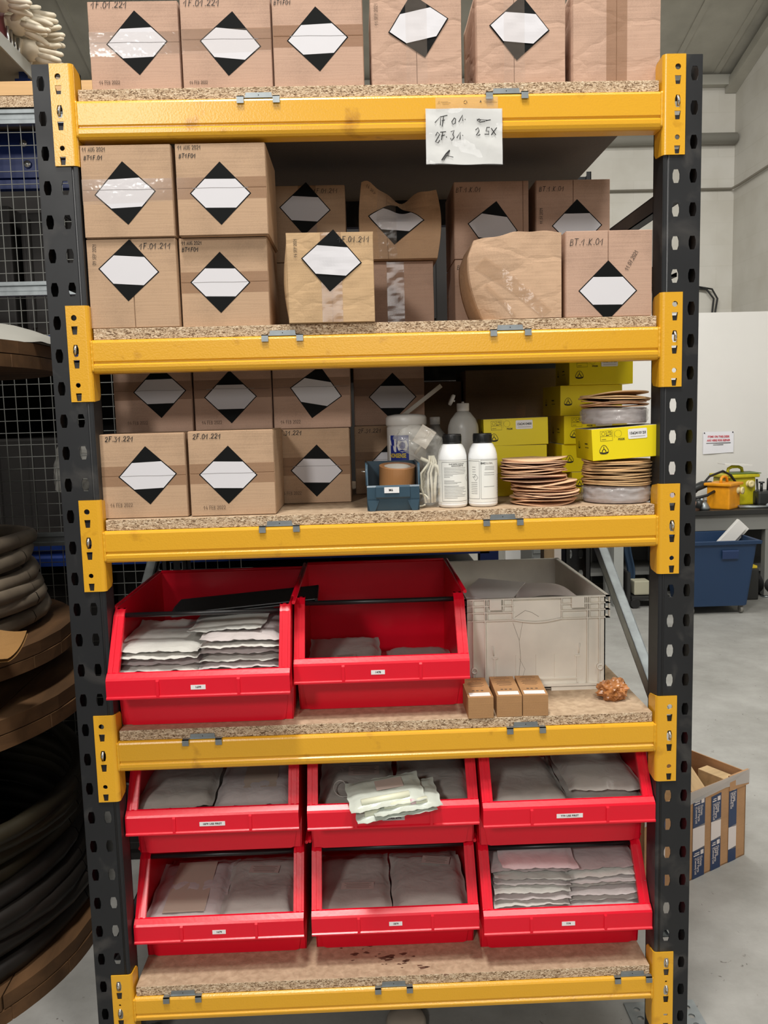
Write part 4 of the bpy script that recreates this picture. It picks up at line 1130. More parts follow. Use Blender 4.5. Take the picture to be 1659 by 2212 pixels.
mb.each(lambda v: (v.x, yf + (.0022 if v.z > H - .06 else .0093), v.z)); mb.build('scratch_marks', mat('grime', (140, 130, 118), .8, alpha=.7), t)
t2 = tag(MB().build('x', CR), None); bpy.data.objects.remove(t2)
mb = MB(); mb.grid(lambda u, v: (-.07 + .235 * u, -.27 + .25 * v, .205 + .056 * math.sin(PI * min(1, u * 1.0)) ** .7 * (1 - .3 * v) + .004 * math.sin(9 * u)), 20, 10)
mb.box(-.07, .165, -.27, -.02, .014, .205)
o = mb.build('padded_bag', mat('white_padding', (206, 194, 190), .5)); o.location = (.409, .49, BZ[3]); tag(o, 'bulging white padded bag inside the white crate, right side', 'bag')
mb = MB(); mb.box(-.085, .055, -.13, .13, 0, .005); 
o = mb.build('paper_stack', mat('folded_paper', (226, 222, 220), .6)); o.location = (.335, .36, BZ[3] + .243); o.rotation_euler = (.0, .05, -.35); tag(o, 'white folded papers at left inside the white crate', 'paper')
# three small brown boxes
SB = m_cardboard('small_brown_box', (166, 126, 86))
protob = None
SBL = ['small brown product box, leftmost of the three in front of the crate', 'small brown product box, middle of the three in front of the crate', 'small brown product box, rightmost of the three in front of the crate']
for k, (x, y) in enumerate(((.231, .006), (.3025, .010), (.3675, .010))):
    if k == 0:
        t = thing('product_box', SBL[0], 'box', (x, y, BZ[3]), (0, 0, 0), 'small brown boxes in front of the crate')
        mb = MB(); mb.box(-.0315, .0315, 0, .155, 0, .0545, bev=.001); mb.build('carton_body', SB, t)
        mb = MB(); mb.box(-.026, .026, .008, .033, .0546, .0550); s_ = mb.build('white_sticker', WHT, t)
        mb = MB()
        for q, (L_, yy, h_) in enumerate(((.040, .138, .0018), (.034, .112, .0014), (.042, .104, .0014), (.036, .096, .0014), (.040, .088, .0014), (.030, .080, .0014), (.028, .148, .001))):
            mb.box(-L_ / 2, L_ / 2, yy, yy + h_, .0546, .0549)
        for xx in (-.012, -.002, .010): mb.box(xx - .003, xx + .003, .046, .052, .0546, .0549)
        for a in range(10): 
            an = a * PI / 5; mb.box(.006 * math.cos(an) - .0006, .006 * math.cos(an) + .0006, .124 + .006 * math.sin(an), .1254 + .006 * math.sin(an), .0546, .0549)
        mb.build('printed_text', INKG, t)
        protob = t
    else:
        c = copy_tree(protob); c.location = (x, y, BZ[3]); c['label'] = SBL[k]
        c.rotation_euler = (0, 0, -.03 if k == 1 else -.05)
protob.rotation_euler = (0, 0, .0)
# crumpled brown paper ball
mb = MB(); bmesh.ops.create_icosphere(mb.bm, subdivisions=4, radius=.034)
def crum(v):
    n_ = v.normalized(); q = 1 + .34 * noise.noise(n_ * 3.1 + Vector((4, 1, 2))) + .26 * abs(noise.noise(n_ * 6.5)) - .20 * abs(noise.noise(n_ * 11 + Vector((2, 2, 2))))
    return Vector((v.x * q * 1.10, v.y * q, v.z * q * .82))
mb.each(crum); o = mb.build('crumpled_paper', mat('brown_tape_ball', (176, 116, 66), .28, spec=.7, var=.2, vscale=40)); o.location = (.592, .118, BZ[3] + .0235); tag(o, 'crumpled ball of brown packing tape right of the white crate', 'paper ball')
# ================================================================ MIDDLE SHELF, RIGHT HALF
zs = BZ[2] + .0005
# small blue-grey bin marked M6
NB = mat('blue_grey_plastic', (48, 74, 90), .4, var=.06, vscale=20)
t = thing('storage_bin', 'small blue-grey open-front bin marked M6 holding a roll of tape', 'storage bin', (.0285, .12, zs))
mb = MB(); hw, hd, H = .0635, .085, .112; oy = -hd
mb.box(-hw + .004, hw - .004, oy + .004, hd, 0, .003)
mb.box(-hw, hw, hd - .003, hd, 0, H)
pr = [(oy + .004, 0), (oy - .002, .060), (oy - .002, .064), (oy + .012, H), (hd, H), (hd, 0)]
for s in (-1, 1):
    mb.prism(pr, *sorted((s * hw, s * (hw - .003))))
    mb.tube([(s * (hw + .001), oy + .001, .062), (s * (hw + .001), oy + .013, H), (s * (hw + .001), hd, H)], .0022, 6)
mb.prism([(oy + .003, 0), (oy - .004, .030), (oy - .006, .058), (oy - .003, .062), (oy, .062), (oy + .004, .0)], -hw, hw)
mb.prism([(oy - .006, .030), (oy - .010, .034), (oy - .011, .058), (oy - .006, .062)], -.042, .040)
for s in (-1, 1):
    mb.prism([(s * .058, .0), (s * .045, .0), (s * .034, .026), (s * .063, .026)], oy - .005, oy + .001, axis='y')
mb.build('bin_body', NB, t)
mb = MB(); mb.box(-.022, .014, oy - .0128, oy - .0116, .044, .058); c = mb.build('label_card', WHT, t)
text_obj('card_text', 'M6', .008, INK, c, (-.006, oy - .0132, .051), bold=.0002)
mb = MB(); mb.tube([(-hw - .012, oy + .02, H - .016), (-hw + .003, oy + .02, H - .018)], .0013, 6); mb.build('pin', ZINC, t)
# roll of brown tape
t = thing('tape_roll', 'roll of brown packing tape lying in the small blue bin', 'tape', (.043, .122, zs + .078), (.16, 0, .2))
mb = MB(); R = .046; mb.lathe([(R - .012, -.026), (R, -.026), (R, .026), (R - .012, .026), (R - .012, -.026)], 40, caps=False, smooth=False)
mb.build('tape', mat('brown_packing_tape', (186, 132, 84), .3, spec=.6), t)
mb = MB(); mb.lathe([(R - .016, -.0245), (R - .012, -.0245), (R - .012, .0245), (R - .016, .0245), (R - .016, -.0245)], 40, caps=False); mb.build('cardboard_core', mat('white_core', (226, 220, 210), .6), t)
mb = MB(); mb.box(-.030, .030, -.050, .050, 0, .004); mb.box(-.045, .045, -.045, .045, .004, .044, bev=.004)
o = mb.build('small_parts_packet', mat('dark_packet', (60, 58, 54), .5)); o.location = (.036, .127, zs + .0035); tag(o, 'dark packet of parts under the tape roll in the small blue bin', 'packet')
# NO NONSENSE tub
t = thing('plastic_tub', 'white round tub with blue and yellow NO NONSENSE label behind blue bin', 'tub', (.078, .30, zs))
TW = mat('white_tub_plastic', (206, 202, 196), .4)
mb = MB(); mb.lathe([(.050, 0), (.053, .004), (.053, .195), (.051, .20), (.0545, .202), (.0555, .205), (.0555, .222), (.052, .228), (.030, .232), (.0, .233)], 40, caps=False); mb.build('tub_body', TW, t)
def curved(mb, R, a0, a1, z0, z1, n=16, lean=0):
    mb.grid(lambda u, v: (R * math.sin(a0 + (a1 - a0) * u), -R * math.cos(a0 + (a1 - a0) * u), z0 + (z1 - z0) * v + lean * u), n, 2)
mb = MB(); curved(mb, .0535, -1.1, .05, .03, .176); c = mb.build('blue_label', mat('royal_blue_print', (36, 52, 140), .4), t)
mb = MB(); curved(mb, .0537, -1.1, -.98, .03, .176, 3); mb.build('label_stripe', WHT, c)
YT = mat('yellow_print', (226, 196, 40), .4)
text_obj('label_text', 'NO', .046, WHT, c, (-.030, 0, .147), bold=.0016, wrap=(.0539, 0), sx=.85)
text_obj('label_text', 'NONSENSE', .016, YT, c, (-.030, 0, .1215), bold=.0005, wrap=(.0539, 0), sx=.62)
# clear squeeze bottle with an open flip cap
def bottle(name, label, loc, prof, m, sx=1, sy=1, rot=0, group=None, cat='bottle'):
    t = thing(name, label, cat, loc, (0, 0, rot), group)
    mb = MB(); mb.lathe(prof, 40, sx=sx, sy=sy); mb.build('bottle_body', m, t)
    return t
FR = mat('frosted_plastic', (176, 174, 168), .35, alpha=.85)
t = bottle('squeeze_bottle', 'frosted clear bottle with open white flip cap behind the white bottles', (.2315, .285, zs), [(.036, 0), (.041, .004), (.0415, .02), (.0415, .188), (.040, .198), (.034, .214), (.020, .232), (.0145, .236), (.0145, .240)], FR)
mb = MB(); mb.lathe([(.0165, .236), (.0168, .238), (.0168, .2555), (.0155, .257), (.004, .257), (.0035, .261), (.0, .261)], 28, caps=False); cp = mb.build('cap', TW, t)
mb = MB(); M = Matrix.Translation((-.020, 0, .257)) @ Matrix.Rotation(-2.0, 4, 'Y')
mb.lathe([(.0, .006), (.013, .006), (.0155, .004), (.0155, -.003), (.014, -.003), (.013, .002), (.0, .002)], 20, caps=False); mb.box(-.002, .002, -.004, .004, -.008, .002); mb.xf(Matrix.Translation((-.029, 0, .266)) @ Matrix.Rotation(-1.15, 4, 'Y')); mb.build('flip_lid', TW, cp)
# second container further back
t = bottle('squeeze_bottle', 'grey bottle with square pale cap in shadow between tub and clear bottle', (.165, .40, zs), [(.03, 0), (.032, .01), (.032, .17), (.016, .19), (.013, .2)], mat('grey_bottle', (120, 116, 110), .5))
mb = MB(); mb.lathe([(.015, .2), (.015, .22), (.013, .222)], 16); mb.build('cap', TW, t)
# scraper standing in the tub area
mb = MB(); mb.box(-.006, .006, -.002, .002, 0, .19, bev=.001); o = mb.build('spatula', mat('pale_plastic', (200, 192, 178), .5)); o.location = (.070, .375, zs + .13); o.rotation_euler = (0, .98, 0)
o.location = (.03, .372, zs + .195); o.rotation_euler = (0, 0.93, 0); tag(o, 'pale flat plastic spatula leaning behind the clear bag', 'spatula')
# white bottles with black caps
HD = mat('white_hdpe', (242, 243, 243), .35)
BC = mat('black_cap', (24, 24, 25), .4)
LP = mat('bottle_label_paper', (236, 236, 230), .5)
prof = [(.030, 0), (.0335, .002), (.036, .006), (.0362, .010), (.0355, .012), (.0362, .014), (.0362, .118), (.0355, .128), (.032, .142), (.0265, .153), (.0225, .157), (.0222, .160)]
cap = [(.0225, .156), (.0238, .1565), (.0238, .1585), (.0228, .159), (.0232, .160), (.0232, .177), (.0222, .180), (.0, .180)]
def white_bottle(label, x, y, rot, right):
    t = bottle('chemical_bottle', label, (x, y, zs), prof, HD, rot=rot, group='white bottles with black caps')
    mb = MB(); mb.lathe(cap, 36, caps=False)
    for k in range(36):
        a = k * PI / 18; mb.box(-.0005, .0005, -.0237, -.0231, .161, .176, M=Matrix.Rotation(a, 4, 'Z'))
    mb.build('cap', BC, t)
    R = .0364
    mb = MB(); curved(mb, R, -1.25, 1.45, .012, .118, 24); lb = mb.build('paper_label', LP, t)
    mb = MB()
    def ln(a0, a1, z, h=.0007): curved(mb, R + .0002, a0, a1, z, z + h, max(2, int(abs(a1 - a0) * 12)))
    def fr(a0, a1, z0, z1):
        ln(a0, a1, z0); ln(a0, a1, z1); curved(mb, R + .0002, a0, a0 + .016, z0, z1, 1); curved(mb, R + .0002, a1, a1 + .016, z0, z1, 1)
    ln(-1.2, 1.4, .1175, .0004)
    if not right:
        fr(-.9, 1.25, .016, .112)
        for k, a in enumerate((.9, .85, .95, .9, .8, -.1, -.3)): ln(-.72, a, .098 - .0037 * k)
        ln(-.72, .0, .066, .0009); ln(-.72, .5, .0625); ln(-.72, .2, .0595); ln(-.72, .3, .0535, .0009)
        for k, a in enumerate((.8, .9, .7, .95, .6, .9, .8, .2)): ln(-.72, a, .050 - .0037 * k)
        text_obj('label_text', 'FAHRTREPPEN HANDLAUF', .0042, INK, lb, (.007, 0, .1075), bold=.0001, wrap=(R + .0003, 0), sx=.8)
        text_obj('label_text', 'REINIGUNGSMITTEL', .0042, INK, lb, (.009, 0, .1030), bold=.0001, wrap=(R + .0003, 0), sx=.85)
        dm = 1.1
    else:
        fr(-1.4, -.36, .02, .113); fr(-.25, 1.25, .02, .115)
        text_obj('label_text', 'EHC', .0064, INK, lb, (-.0035, 0, .1075), bold=.00025, wrap=(R + .0003, 0))
        text_obj('label_text', 'GLOBAL', .0064, INKG, lb, (.013, 0, .1075), bold=-.0000, wrap=(R + .0003, 0), sx=.8)
        for k, z in enumerate((.099, .0955, .092, .084, .079, .05)): ln(.05 - .02 * k, .75, z)
        for k in range(14): ln(1.12, 1.22, .024 + k * .004, .0016 if k % 3 else .0008)
        for k in range(5): ln(-.9, -.62, .098 - .006 * k)
        for k in range(7): ln(-1.0, -.5, .060 - .0045 * k)
        dm = -.62
    for q in range(4):
        a = q * PI / 2; b_ = a + PI / 2; r = .0062
        p0 = (dm + r / R * math.cos(a), .072 + r * 1.25 * math.sin(a)); p1 = (dm + r / R * math.cos(b_), .072 + r * 1.25 * math.sin(b_))
        n_ = 3
        mb.grid(lambda u, v: ((R + .0003) * math.sin(p0[0] + (p1[0] - p0[0]) * u), -(R + .0003) * math.cos(p0[0] + (p1[0] - p0[0]) * u), p0[1] + (p1[1] - p0[1]) * u + .0009 * v), n_, 1)
    mb.build('label_lines', mat('grey_print', (70, 70, 72), .6), lb)
white_bottle('white bottle with black cap and dense text label, left of the pair', .1785, .085, .02, False)
white_bottle('white bottle with black cap marked EHC GLOBAL, right of the pair', .2545, .087, -.02, True)
# clear bag of white cords, pinched in the middle
t = thing('clear_bag', 'crinkled clear plastic bag of white ties standing beside the white bottles', 'bag', (.116, .085, zs))
def bagf(u, v):
    a = 2 * PI * u
    K = [(0, .022), (.04, .036), (.2, .030), (.42, .026), (.50, .020), (.56, .018), (.64, .036), (.75, .054), (.87, .054), (.95, .040), (1, .012)]
    for i in range(len(K) - 1):
        if K[i][0] <= v <= K[i + 1][0]:
            f = (v - K[i][0]) / (K[i + 1][0] - K[i][0]); r = K[i][1] * (1 - f) + K[i + 1][1] * f; break
    cx = .006 - .026 * max(0, v - .5) * 2 * (1 if v > .5 else 0) + .012 * math.sin(v * 5)
    nz = noise.noise(Vector((math.cos(a) * 2.2, math.sin(a) * 2.2, v * 9))) * .30 + noise.noise(Vector((math.cos(a) * 6, math.sin(a) * 6, v * 22))) * .22
    r *= 1 + nz
    return (cx + r * math.cos(a), r * .62 * math.sin(a), v * .205)
mb = MB(); mb.grid(bagf, 48, 60, close_u=True); mb.build('film', mat('crinkled_film', (232, 230, 222), .08, alpha=.20, spec=1, bump=.9, bscale=70), t)
mb = MB(); rng = random.Random(3)
for k in range(16):
    x0 = rng.uniform(-.016, .02); y0_ = rng.uniform(-.012, .012); r = rng.uniform(.0016, .0032)
    pts = [(x0 * .7 + .004, y0_, .012), (x0 + rng.uniform(-.006, .006), y0_, .05), (x0 * 1.1 + rng.uniform(-.004, .004), y0_, .085), (x0 * .5 + .012, y0_ * .5, .112), (.01 + x0 * .3, y0_ * .3, .128)]
    mb.tube(pts, r, 6)
mb.tube([(-.022 + .02 * math.cos(a) * 1.1, -.012, .02 + .016 * math.sin(a)) for a in [k * .42 for k in range(14)]], .0024, 6)
mb.tube([(.030, -.01, .03), (.034, -.008, .07), (.026, -.004, .10), (.0, 0, .115), (-.016, .0, .122)], .005, 8)
mb.build('white_ties', mat('ivory_ties', (226, 220, 200), .4), t)
mb = MB(); mb.box(-.002, .0, -.02, .02, -.02, .028); mb.tube([(.0, -.004, -.045), (.002, -.005, -.01), (-.002, -.005, .02)], .0035, 6); mb.xf(Matrix.Translation((-.008, -.005, .172)) @ Matrix.Rotation(.6, 4, 'Y') @ Matrix.Rotation(1.3, 4, 'Z')); mb.build('paper_tag', mat('tag_paper', (196, 186, 172), .5), t)

# ---------------------------------------------------------------- yellow disc boxes
YB = mat('yellow_printed_card', (238, 216, 18), .35, spec=.5)
YI = mat('yellow_box_inside', (176, 172, 168), .6)
def logo(mb, cx, cz, r, w_=.0016):
    P = []
    for k in range(36):
        a = PI / 2 + 2 * PI * k / 36; q = r * (1 + .12 * math.cos(3 * (a - PI / 2))); P.append((cx + q * math.cos(a) * 1.0, cz + q * math.sin(a)))
    P.append(P[0]); mb.stroke(P, w_)
    mb.stroke([(cx - r * .85, cz - r * .52), (cx - r * .3, cz - r * .68), (cx + r * .3, cz - r * .68), (cx + r * .85, cz - r * .52)], w_ * 2.4)
    mb.stroke([(cx, cz + r * .75), (cx, cz + r * .2)], w_ * 1.3)
    mb.stroke([(cx - r * .42, cz - r * .38), (cx - r * .36, cz - r * .05), (cx, cz + r * .28), (cx + r * .36, cz - r * .05), (cx + r * .42, cz - r * .38)], w_ * 1.6)
def ybox(label, loc, W, D, H, rot=(0, 0, 0), num='1562410120', full=True, group='yellow sanding disc boxes'):
    t = thing('abrasive_box', label, 'box', loc, rot, group)
    mb = MB(); mb.box(-W / 2, W / 2, 0, D, 0, H, bev=.0012); bd = mb.build('carton_body', [YB, YI], t)
    for p in bd.data.polygons:
        if p.normal.z > .9: p.material_index = 1
    mb = MB(); s = W / .176
    if full:
        mbp = mb
        def frame(x0, x1, z0, z1, w_=.0007):
            mb.stroke([(x0, z0), (x1, z0), (x1, z1), (x0, z1), (x0, z0)], w_)
        zt = H
        frame(-.067, -.038, zt - .030, zt - .006); mb.stroke([(-.053, zt - .018), (-.053, zt - .006)], .0007); mb.stroke([(-.067, zt - .019), (-.038, zt - .019)], .0007); mb.stroke([(-.053, zt - .011), (-.038, zt - .011)], .0006)
        mb.stroke([(-.060 + .0042 * math.cos(k), zt - .0125 + .0042 * math.sin(k)) for k in [j * .52 for j in range(13)]], .0007)
        mb.stroke([(-.052, zt - .0165), (-.047, zt - .0165)], .0016); mb.stroke([(-.045, zt - .0145), (-.040, zt - .0145)], .0014); mb.stroke([(-.064, zt - .0262), (-.054, zt - .0262)], .0010); mb.stroke([(-.048, zt - .0085), (-.041, zt - .0085)], .001)
        mb.stroke([(-.024 + .0085 * math.cos(k), zt - .0145 + .0085 * math.sin(k)) for k in [j * .3 for j in range(22)]], .0004)
        mb.stroke([(-.034, zt - .006), (-.034, zt - .024)], .0004)
        logo(mb, -.060, zt - .052, .0105, .0012)
    else:
        logo(mb, -W / 2 + .022, H * .45, .0105, .0012)
    mb.each(lambda v: (v.x, -.0005, v.z)); mb.build('printed_marks', INK, t)
    # left side print
    mb = MB(); logo(mb, .04 if D > .1 else .02, H * .45, .009, .0011); mb.stroke([(.10, H * .52), (.125, H * .52)], .003); mb.stroke([(.10, H * .4), (.135, H * .4)], .0015)
    mb.each(lambda v: (-W / 2 - .0005, D - v.x if D > .1 else v.x, v.z)); mb.build('side_print', INK, t)
    if full:
        mb = MB(); x0, x1, z0, z1 = .0, .046, H - .030, H - .006
        mb.poly([(x0 + .002, z0), (x1 - .002, z0), (x1, z0 + .002), (x1, z1 - .002), (x1 - .002, z1), (x0 + .002, z1), (x0, z1 - .002), (x0, z0 + .002)], y=-.0008)
        lb = mb.build('barcode_label', WHT, t)
        text_obj('label_text', num, .0088, INK, lb, (.023, -.0012, H - .0165), bold=.00022, sx=.92)
        mb = MB(); mb.stroke([(.006, H - .0245), (.041, H - .0245)], .0007); mb.each(lambda v: (v.x, -.0012, v.z)); mb.build('label_line', INKG, lb)
        text_obj('box_text', 'PS22K', .0062, INK, t, (-.0165, -.0007, H - .0285), bold=.0002)
    return t
# stack on the left behind the discs
ybox('yellow disc box marked 1562410400, top of the left stack', (.378, .30, zs + .1395), .176, .15, .0735, (0, -.015, -.03), '1562410400')
ybox('yellow disc box with plain front, directly under the one marked 1562410400', (.374, .30, zs + .0635), .176, .15, .0755, (0, 0, -.02), full=False)
ybox('lowest yellow disc box of the left stack, behind the sanding discs', (.378, .30, zs), .176, .15, .063, full=False)
# column at the rear right
colz = [0, .058, .1365, .2155, .2995]
cx = [.61, .584, .588, .580, .603]
ch = [.0575, .078, .0785, .0835, .0785]
nm = ['lowest', 'second from bottom', 'middle', 'second from top', 'topmost']
for k in range(5):
    ybox('yellow disc box, %s of the tall rear column on the right' % nm[k], (cx[k] + .020, .34 + (.015 if k % 2 else 0), zs + colz[k]), .176, .19, ch[k], (0, 0, .04 if k % 2 else -.03), full=(k in (2, 4)))
# sanding discs
def disc_mesh(seed, r, t):
    rng = random.Random(seed); p, q = rng.uniform(0, 6), rng.uniform(0, 6); am = rng.uniform(.0008, .0026)
    mb = MB()
    wob = lambda a, rr: am * (rr / r) ** 2 * (math.cos(2 * a + p) + .5 * math.cos(3 * a + q))
    mb.lathe([(.011, 0), (r * .5, 0), (r - .0004, 0), (r, t * .5)], 48, mi=0, caps=False, wob=wob, smooth=False)
    mb.lathe([(r, t * .5), (r - .0004, t), (r * .5, t), (.011, t), (.011, 0)], 48, mi=1, caps=False, wob=wob, smooth=False)
    me = bpy.data.meshes.new('sanding_disc'); bmesh.ops.remove_doubles(mb.bm, verts=mb.bm.verts[:], dist=.00005); bmesh.ops.recalc_face_normals(mb.bm, faces=mb.bm.faces[:]); mb.bm.to_mesh(me); mb.bm.free()
    return me
TAN = mat('tan_disc_paper', (214, 176, 128), .6, var=.08, vscale=30)
TAN2 = mat('pink_tan_disc_paper', (240, 200, 160), .55, var=.1, vscale=30)
GRIT = mat('brown_grit', (196, 138, 100), .7, var=.1, vscale=60)
GRIT2 = mat('dark_red_grit', (160, 108, 90), .7)
def dset(mats, r, t, n, sd):
    out = []
    for k in range(n):
        me = disc_mesh(sd + k, r, t); me.materials.append(mats[0]); me.materials.append(mats[1]); out.append(me)
    return out
def dstack(meshes, n, x, y, z0, dz, lab, grp, jit=.004, seed=0, tiltf=lambda f: (0, 0)):
    rng = random.Random(seed)
    for k in range(n):
        o = bpy.data.objects.new('sanding_disc', meshes[k % len(meshes)]); COL.objects.link(o)
        tx, ty = tiltf(k / max(1, n - 1))
        o.location = (x + rng.uniform(-jit, jit), y + rng.uniform(-jit, jit), z0 + dz * k); o.rotation_euler = (tx, ty, rng.uniform(0, 6.28))
        tag(o, lab % (['lowest', 'second', 'third', 'fourth', 'fifth', 'sixth', 'seventh', 'eighth', 'ninth', 'tenth', 'eleventh', 'twelfth', 'thirteenth', 'fourteenth', 'fifteenth', 'sixteenth'][k]), 'sanding disc', grp)
DA = dset((GRIT, TAN2), .0815, .0026, 4, 10); DB = dset((GRIT2, TAN2), .0815, .0026, 4, 20); DC = dset((TAN, TAN), .0862, .0030, 4, 30)
dstack(DA + DB, 12, .413, .108, zs + .004, .0044, '%s disc from the bottom in lower part of the loose sanding disc pile', 'loose sanding discs', .006, 1, lambda f: (.02, .03 - .09 * f))
dstack(DB + DA, 13, .386, .110, zs + .061, .0042, '%s disc from the bottom in upper part of the loose sanding disc pile', 'loose sanding discs', .004, 2, lambda f: (.02, -.05 + .05 * f))
def wrapped(label, loc, r, h, seed):
    t = thing('disc_pack', label, 'disc pack', loc, (0, 0, 0), 'film-wrapped disc packs')
    mb = MB()
    for k in range(8):
        mb.lathe([(.0, 0), (r * .96, 0), (r * .96, h / 9), (.0, h / 9)], 40, c=(0, 0, .002 + k * h / 8.6), caps=False, smooth=False)
    mb.build('discs', mat('grey_disc_edge', (156, 142, 138), .6, var=.15, vscale=50), t)
    def f(u, v):
        a = 2 * PI * u; rr = r * (1.0 + .05 * noise.noise(Vector((math.cos(a) * 4, math.sin(a) * 4, v * 5 + seed))) + .05 * abs(noise.noise(Vector((math.cos(a) * 9, math.sin(a) * 9, v * 8)))))
        if v < .15: rr *= (.9 + .1 * v / .15)
        if v > .85: rr *= (1 - .12 * (v - .85) / .15)
        return (rr * math.cos(a), rr * math.sin(a), h * v + .0008)
    mb = MB(); mb.grid(f, 72, 10, close_u=True)
    mb.build('film', mat('shrink_film', (236, 232, 230), .07, alpha=.34, spec=1, bump=1.0, bscale=55), t)
wrapped('film-wrapped pack of discs at the bottom of the right stack', (.597, .108, zs), .086, .043, 1)
dstack(DC, 14, .598, .106, zs + .0455, .0043, '%s tan disc from the bottom between wrapped pack and tilted yellow box', 'tan discs of the right stack', .003, 3, lambda f: (.0, -.01))
ybox('bright yellow disc box marked 1562410120, tilted, near the right upright', (.603, .028, zs + .1115),   .176, .17, .0765, (0, -.055, -.02))
wrapped('film-wrapped pack of discs on top of the tilted yellow box', (.592, .118, zs + .194), .082, .040, 4)
dstack(DA + DC, 7, .592, .115, zs + .2365, .0046, '%s disc from the bottom in small pile above the upper wrapped pack', 'tan discs on the upper wrapped pack', .004, 5, lambda f: (.05 * f, -.02 - .06 * f))
# ================================================================ LEFT SIDE: cable drums and the caged rack behind
WD = m_wood('old_drum_wood', (108, 78, 50), (2.5, 14, 14), .55)
WDL = m_wood('pale_timber', (222, 180, 128), (1.2, 20, 30), .8)
def arcflange(mb, c, R, z0, z1, boards=9):
    """a disc made of parallel planks"""
    for k in range(boards):
        y0 = -R + 2 * R * k / boards + .002; y1 = -R + 2 * R * (k + 1) / boards - .002
        P = []
        n = 6
        for j in range(n + 1):
            y = y0 + (y1 - y0) * j / n; P.append((math.sqrt(max(0, R * R - y * y)), y))
        for j in range(n + 1):
            y = y1 - (y1 - y0) * j / n; P.append((-math.sqrt(max(0, R * R - y * y)), y))
        mb.prism([(c[0] + p[0], c[1] + p[1]) for p in P], z0, z1, axis='z')
def drum(label, c, R, z0, z1, th, rc, mats, coils, top2=True):
    t = thing('cable_drum', label, 'cable drum', (c[0], c[1], z0))
    for nm, a, b_ in (('lower_flange', 0, th), ('upper_flange', z1 - z0 - th, z1 - z0)):
        mb = MB(); arcflange(mb, (0, 0), R, a, a + th * .48); mb.build(nm, WD, t, rot=(0, 0, .3))
        mb = MB(); arcflange(mb, (0, 0), R * .998, a + th * .52, a + th); mb.build(nm, WD, t, rot=(0, 0, .3 + PI / 2 - .25))
    mb = MB(); mb.lathe([(rc, th), (rc, z1 - z0 - th)], 40); mb.build('core', WD, t)
    for (ra, rb, za, zb_, m, rr) in coils:
        mb = MB(); z = za; k = 0
        while z < zb_:
            R_ = ra + (rb - ra) * (z - za) / max(1e-6, zb_ - za)
            pts = [((R_ + .012 * math.sin(a * 3 + k) + .006 * math.sin(a * 7 + k * 2)) * math.cos(a), (R_ + .012 * math.sin(a * 3 + k)) * math.sin(a), z + .012 * math.sin(a * 2 + k * 1.7)) for a in [j * PI / 20 for j in range(41)]]
            mb.tube(pts, rr, 8, caps=False); z += rr * 1.75; k += 1
        mb.build('coiled_hose', m, t)
    return t
HOSE = mat('dark_hose', (30, 26, 22), .5, var=.3, vscale=6)
HOSE2 = mat('brown_grey_hose', (112, 100, 84), .7, var=.25, vscale=9)
HOSE3 = mat('olive_hose', (44, 39, 26), .5, var=.3, vscale=5)
CX, CY = -1.665, .62
drum('large wooden cable drum on the floor left of the rack, wound with dark hose', (CX, CY), .715, .0, .86, .085, .34, None, [(.655, .64, .125, .36, HOSE, .030), (.62, .66, .38, .56, HOSE3, .028)])
# bearers between the drums
for k, y in enumerate((.35, .62, .89)):
    mb = MB(); mb.box(-.45, .45, -.04, .04, 0, .085, bev=.003); o = mb.build('timber_bearer', WD); o.location = (CX, y, .861)
    tag(o, '%s timber bearer between the two stacked cable drums' % ('nearest', 'middle', 'farthest')[k], 'timber', 'bearers between the drums')
drum('upper wooden cable drum standing on the big one, grey-brown hose at its foot', (CX + .04, CY), .625, .948, 1.90, .075, .27, None, [(.52, .50, .115, .37, HOSE2, .026)])
mb = MB(); mb.grid(lambda u, v: (.30 * (u - .5) * 2, .24 * (v - .5) * 2, .004 + .085 * (math.sin(PI * u) * math.sin(PI * v)) ** .6 + .012 * noise.noise(Vector((u * 5, v * 5, 1)))), 24, 20)
mb.grid(lambda u, v: (.30 * (u - .5) * 2, .24 * (v - .5) * 2, .001), 24, 20)
o = mb.build('sack', mat('grey_sack', (150, 148, 140), .8)); o.location = (CX + .38, CY + .18, 1.901); tag(o, 'grey sack lying on top of the upper cable drum', 'sack')
mb = MB(); mb.grid(lambda u, v: (.16 * (u - .5) * 2, .11 * (v - .5), .012 + .022 * math.sin(u * 5) * v + .05 * v * v), 16, 8)
mb.grid(lambda u, v: (.16 * (u - .5) * 2, .11 * (v - .5), .003 + .022 * math.sin(u * 5) * v + .05 * v * v), 16, 8)
o = mb.build('cardboard_scrap', m_cardboard('drum_card', (150, 112, 66))); o.location = (CX + .52, CY - .33, 1.03); o.rotation_euler = (.2, -.1, -.2); tag(o, 'torn piece of brown cardboard lying on the flange of the upper drum', 'cardboard')

# crate stack added out of view to shade the cable drums
t = thing('added_shade_crates', 'added stack of dark crates left of the viewer, unseen, shading the drums', 'crates', (-1.95, -1.45, 0))
for k in range(6):
    mb = MB(); mb.box(-.68 + .01 * (k % 2), .68 - .015 * (k % 3), -.3, .3, .41 * k, .41 * k + .40, bev=.01); mb.build('crate', mat('added_crate_plastic', (40, 42, 44), .6), t)
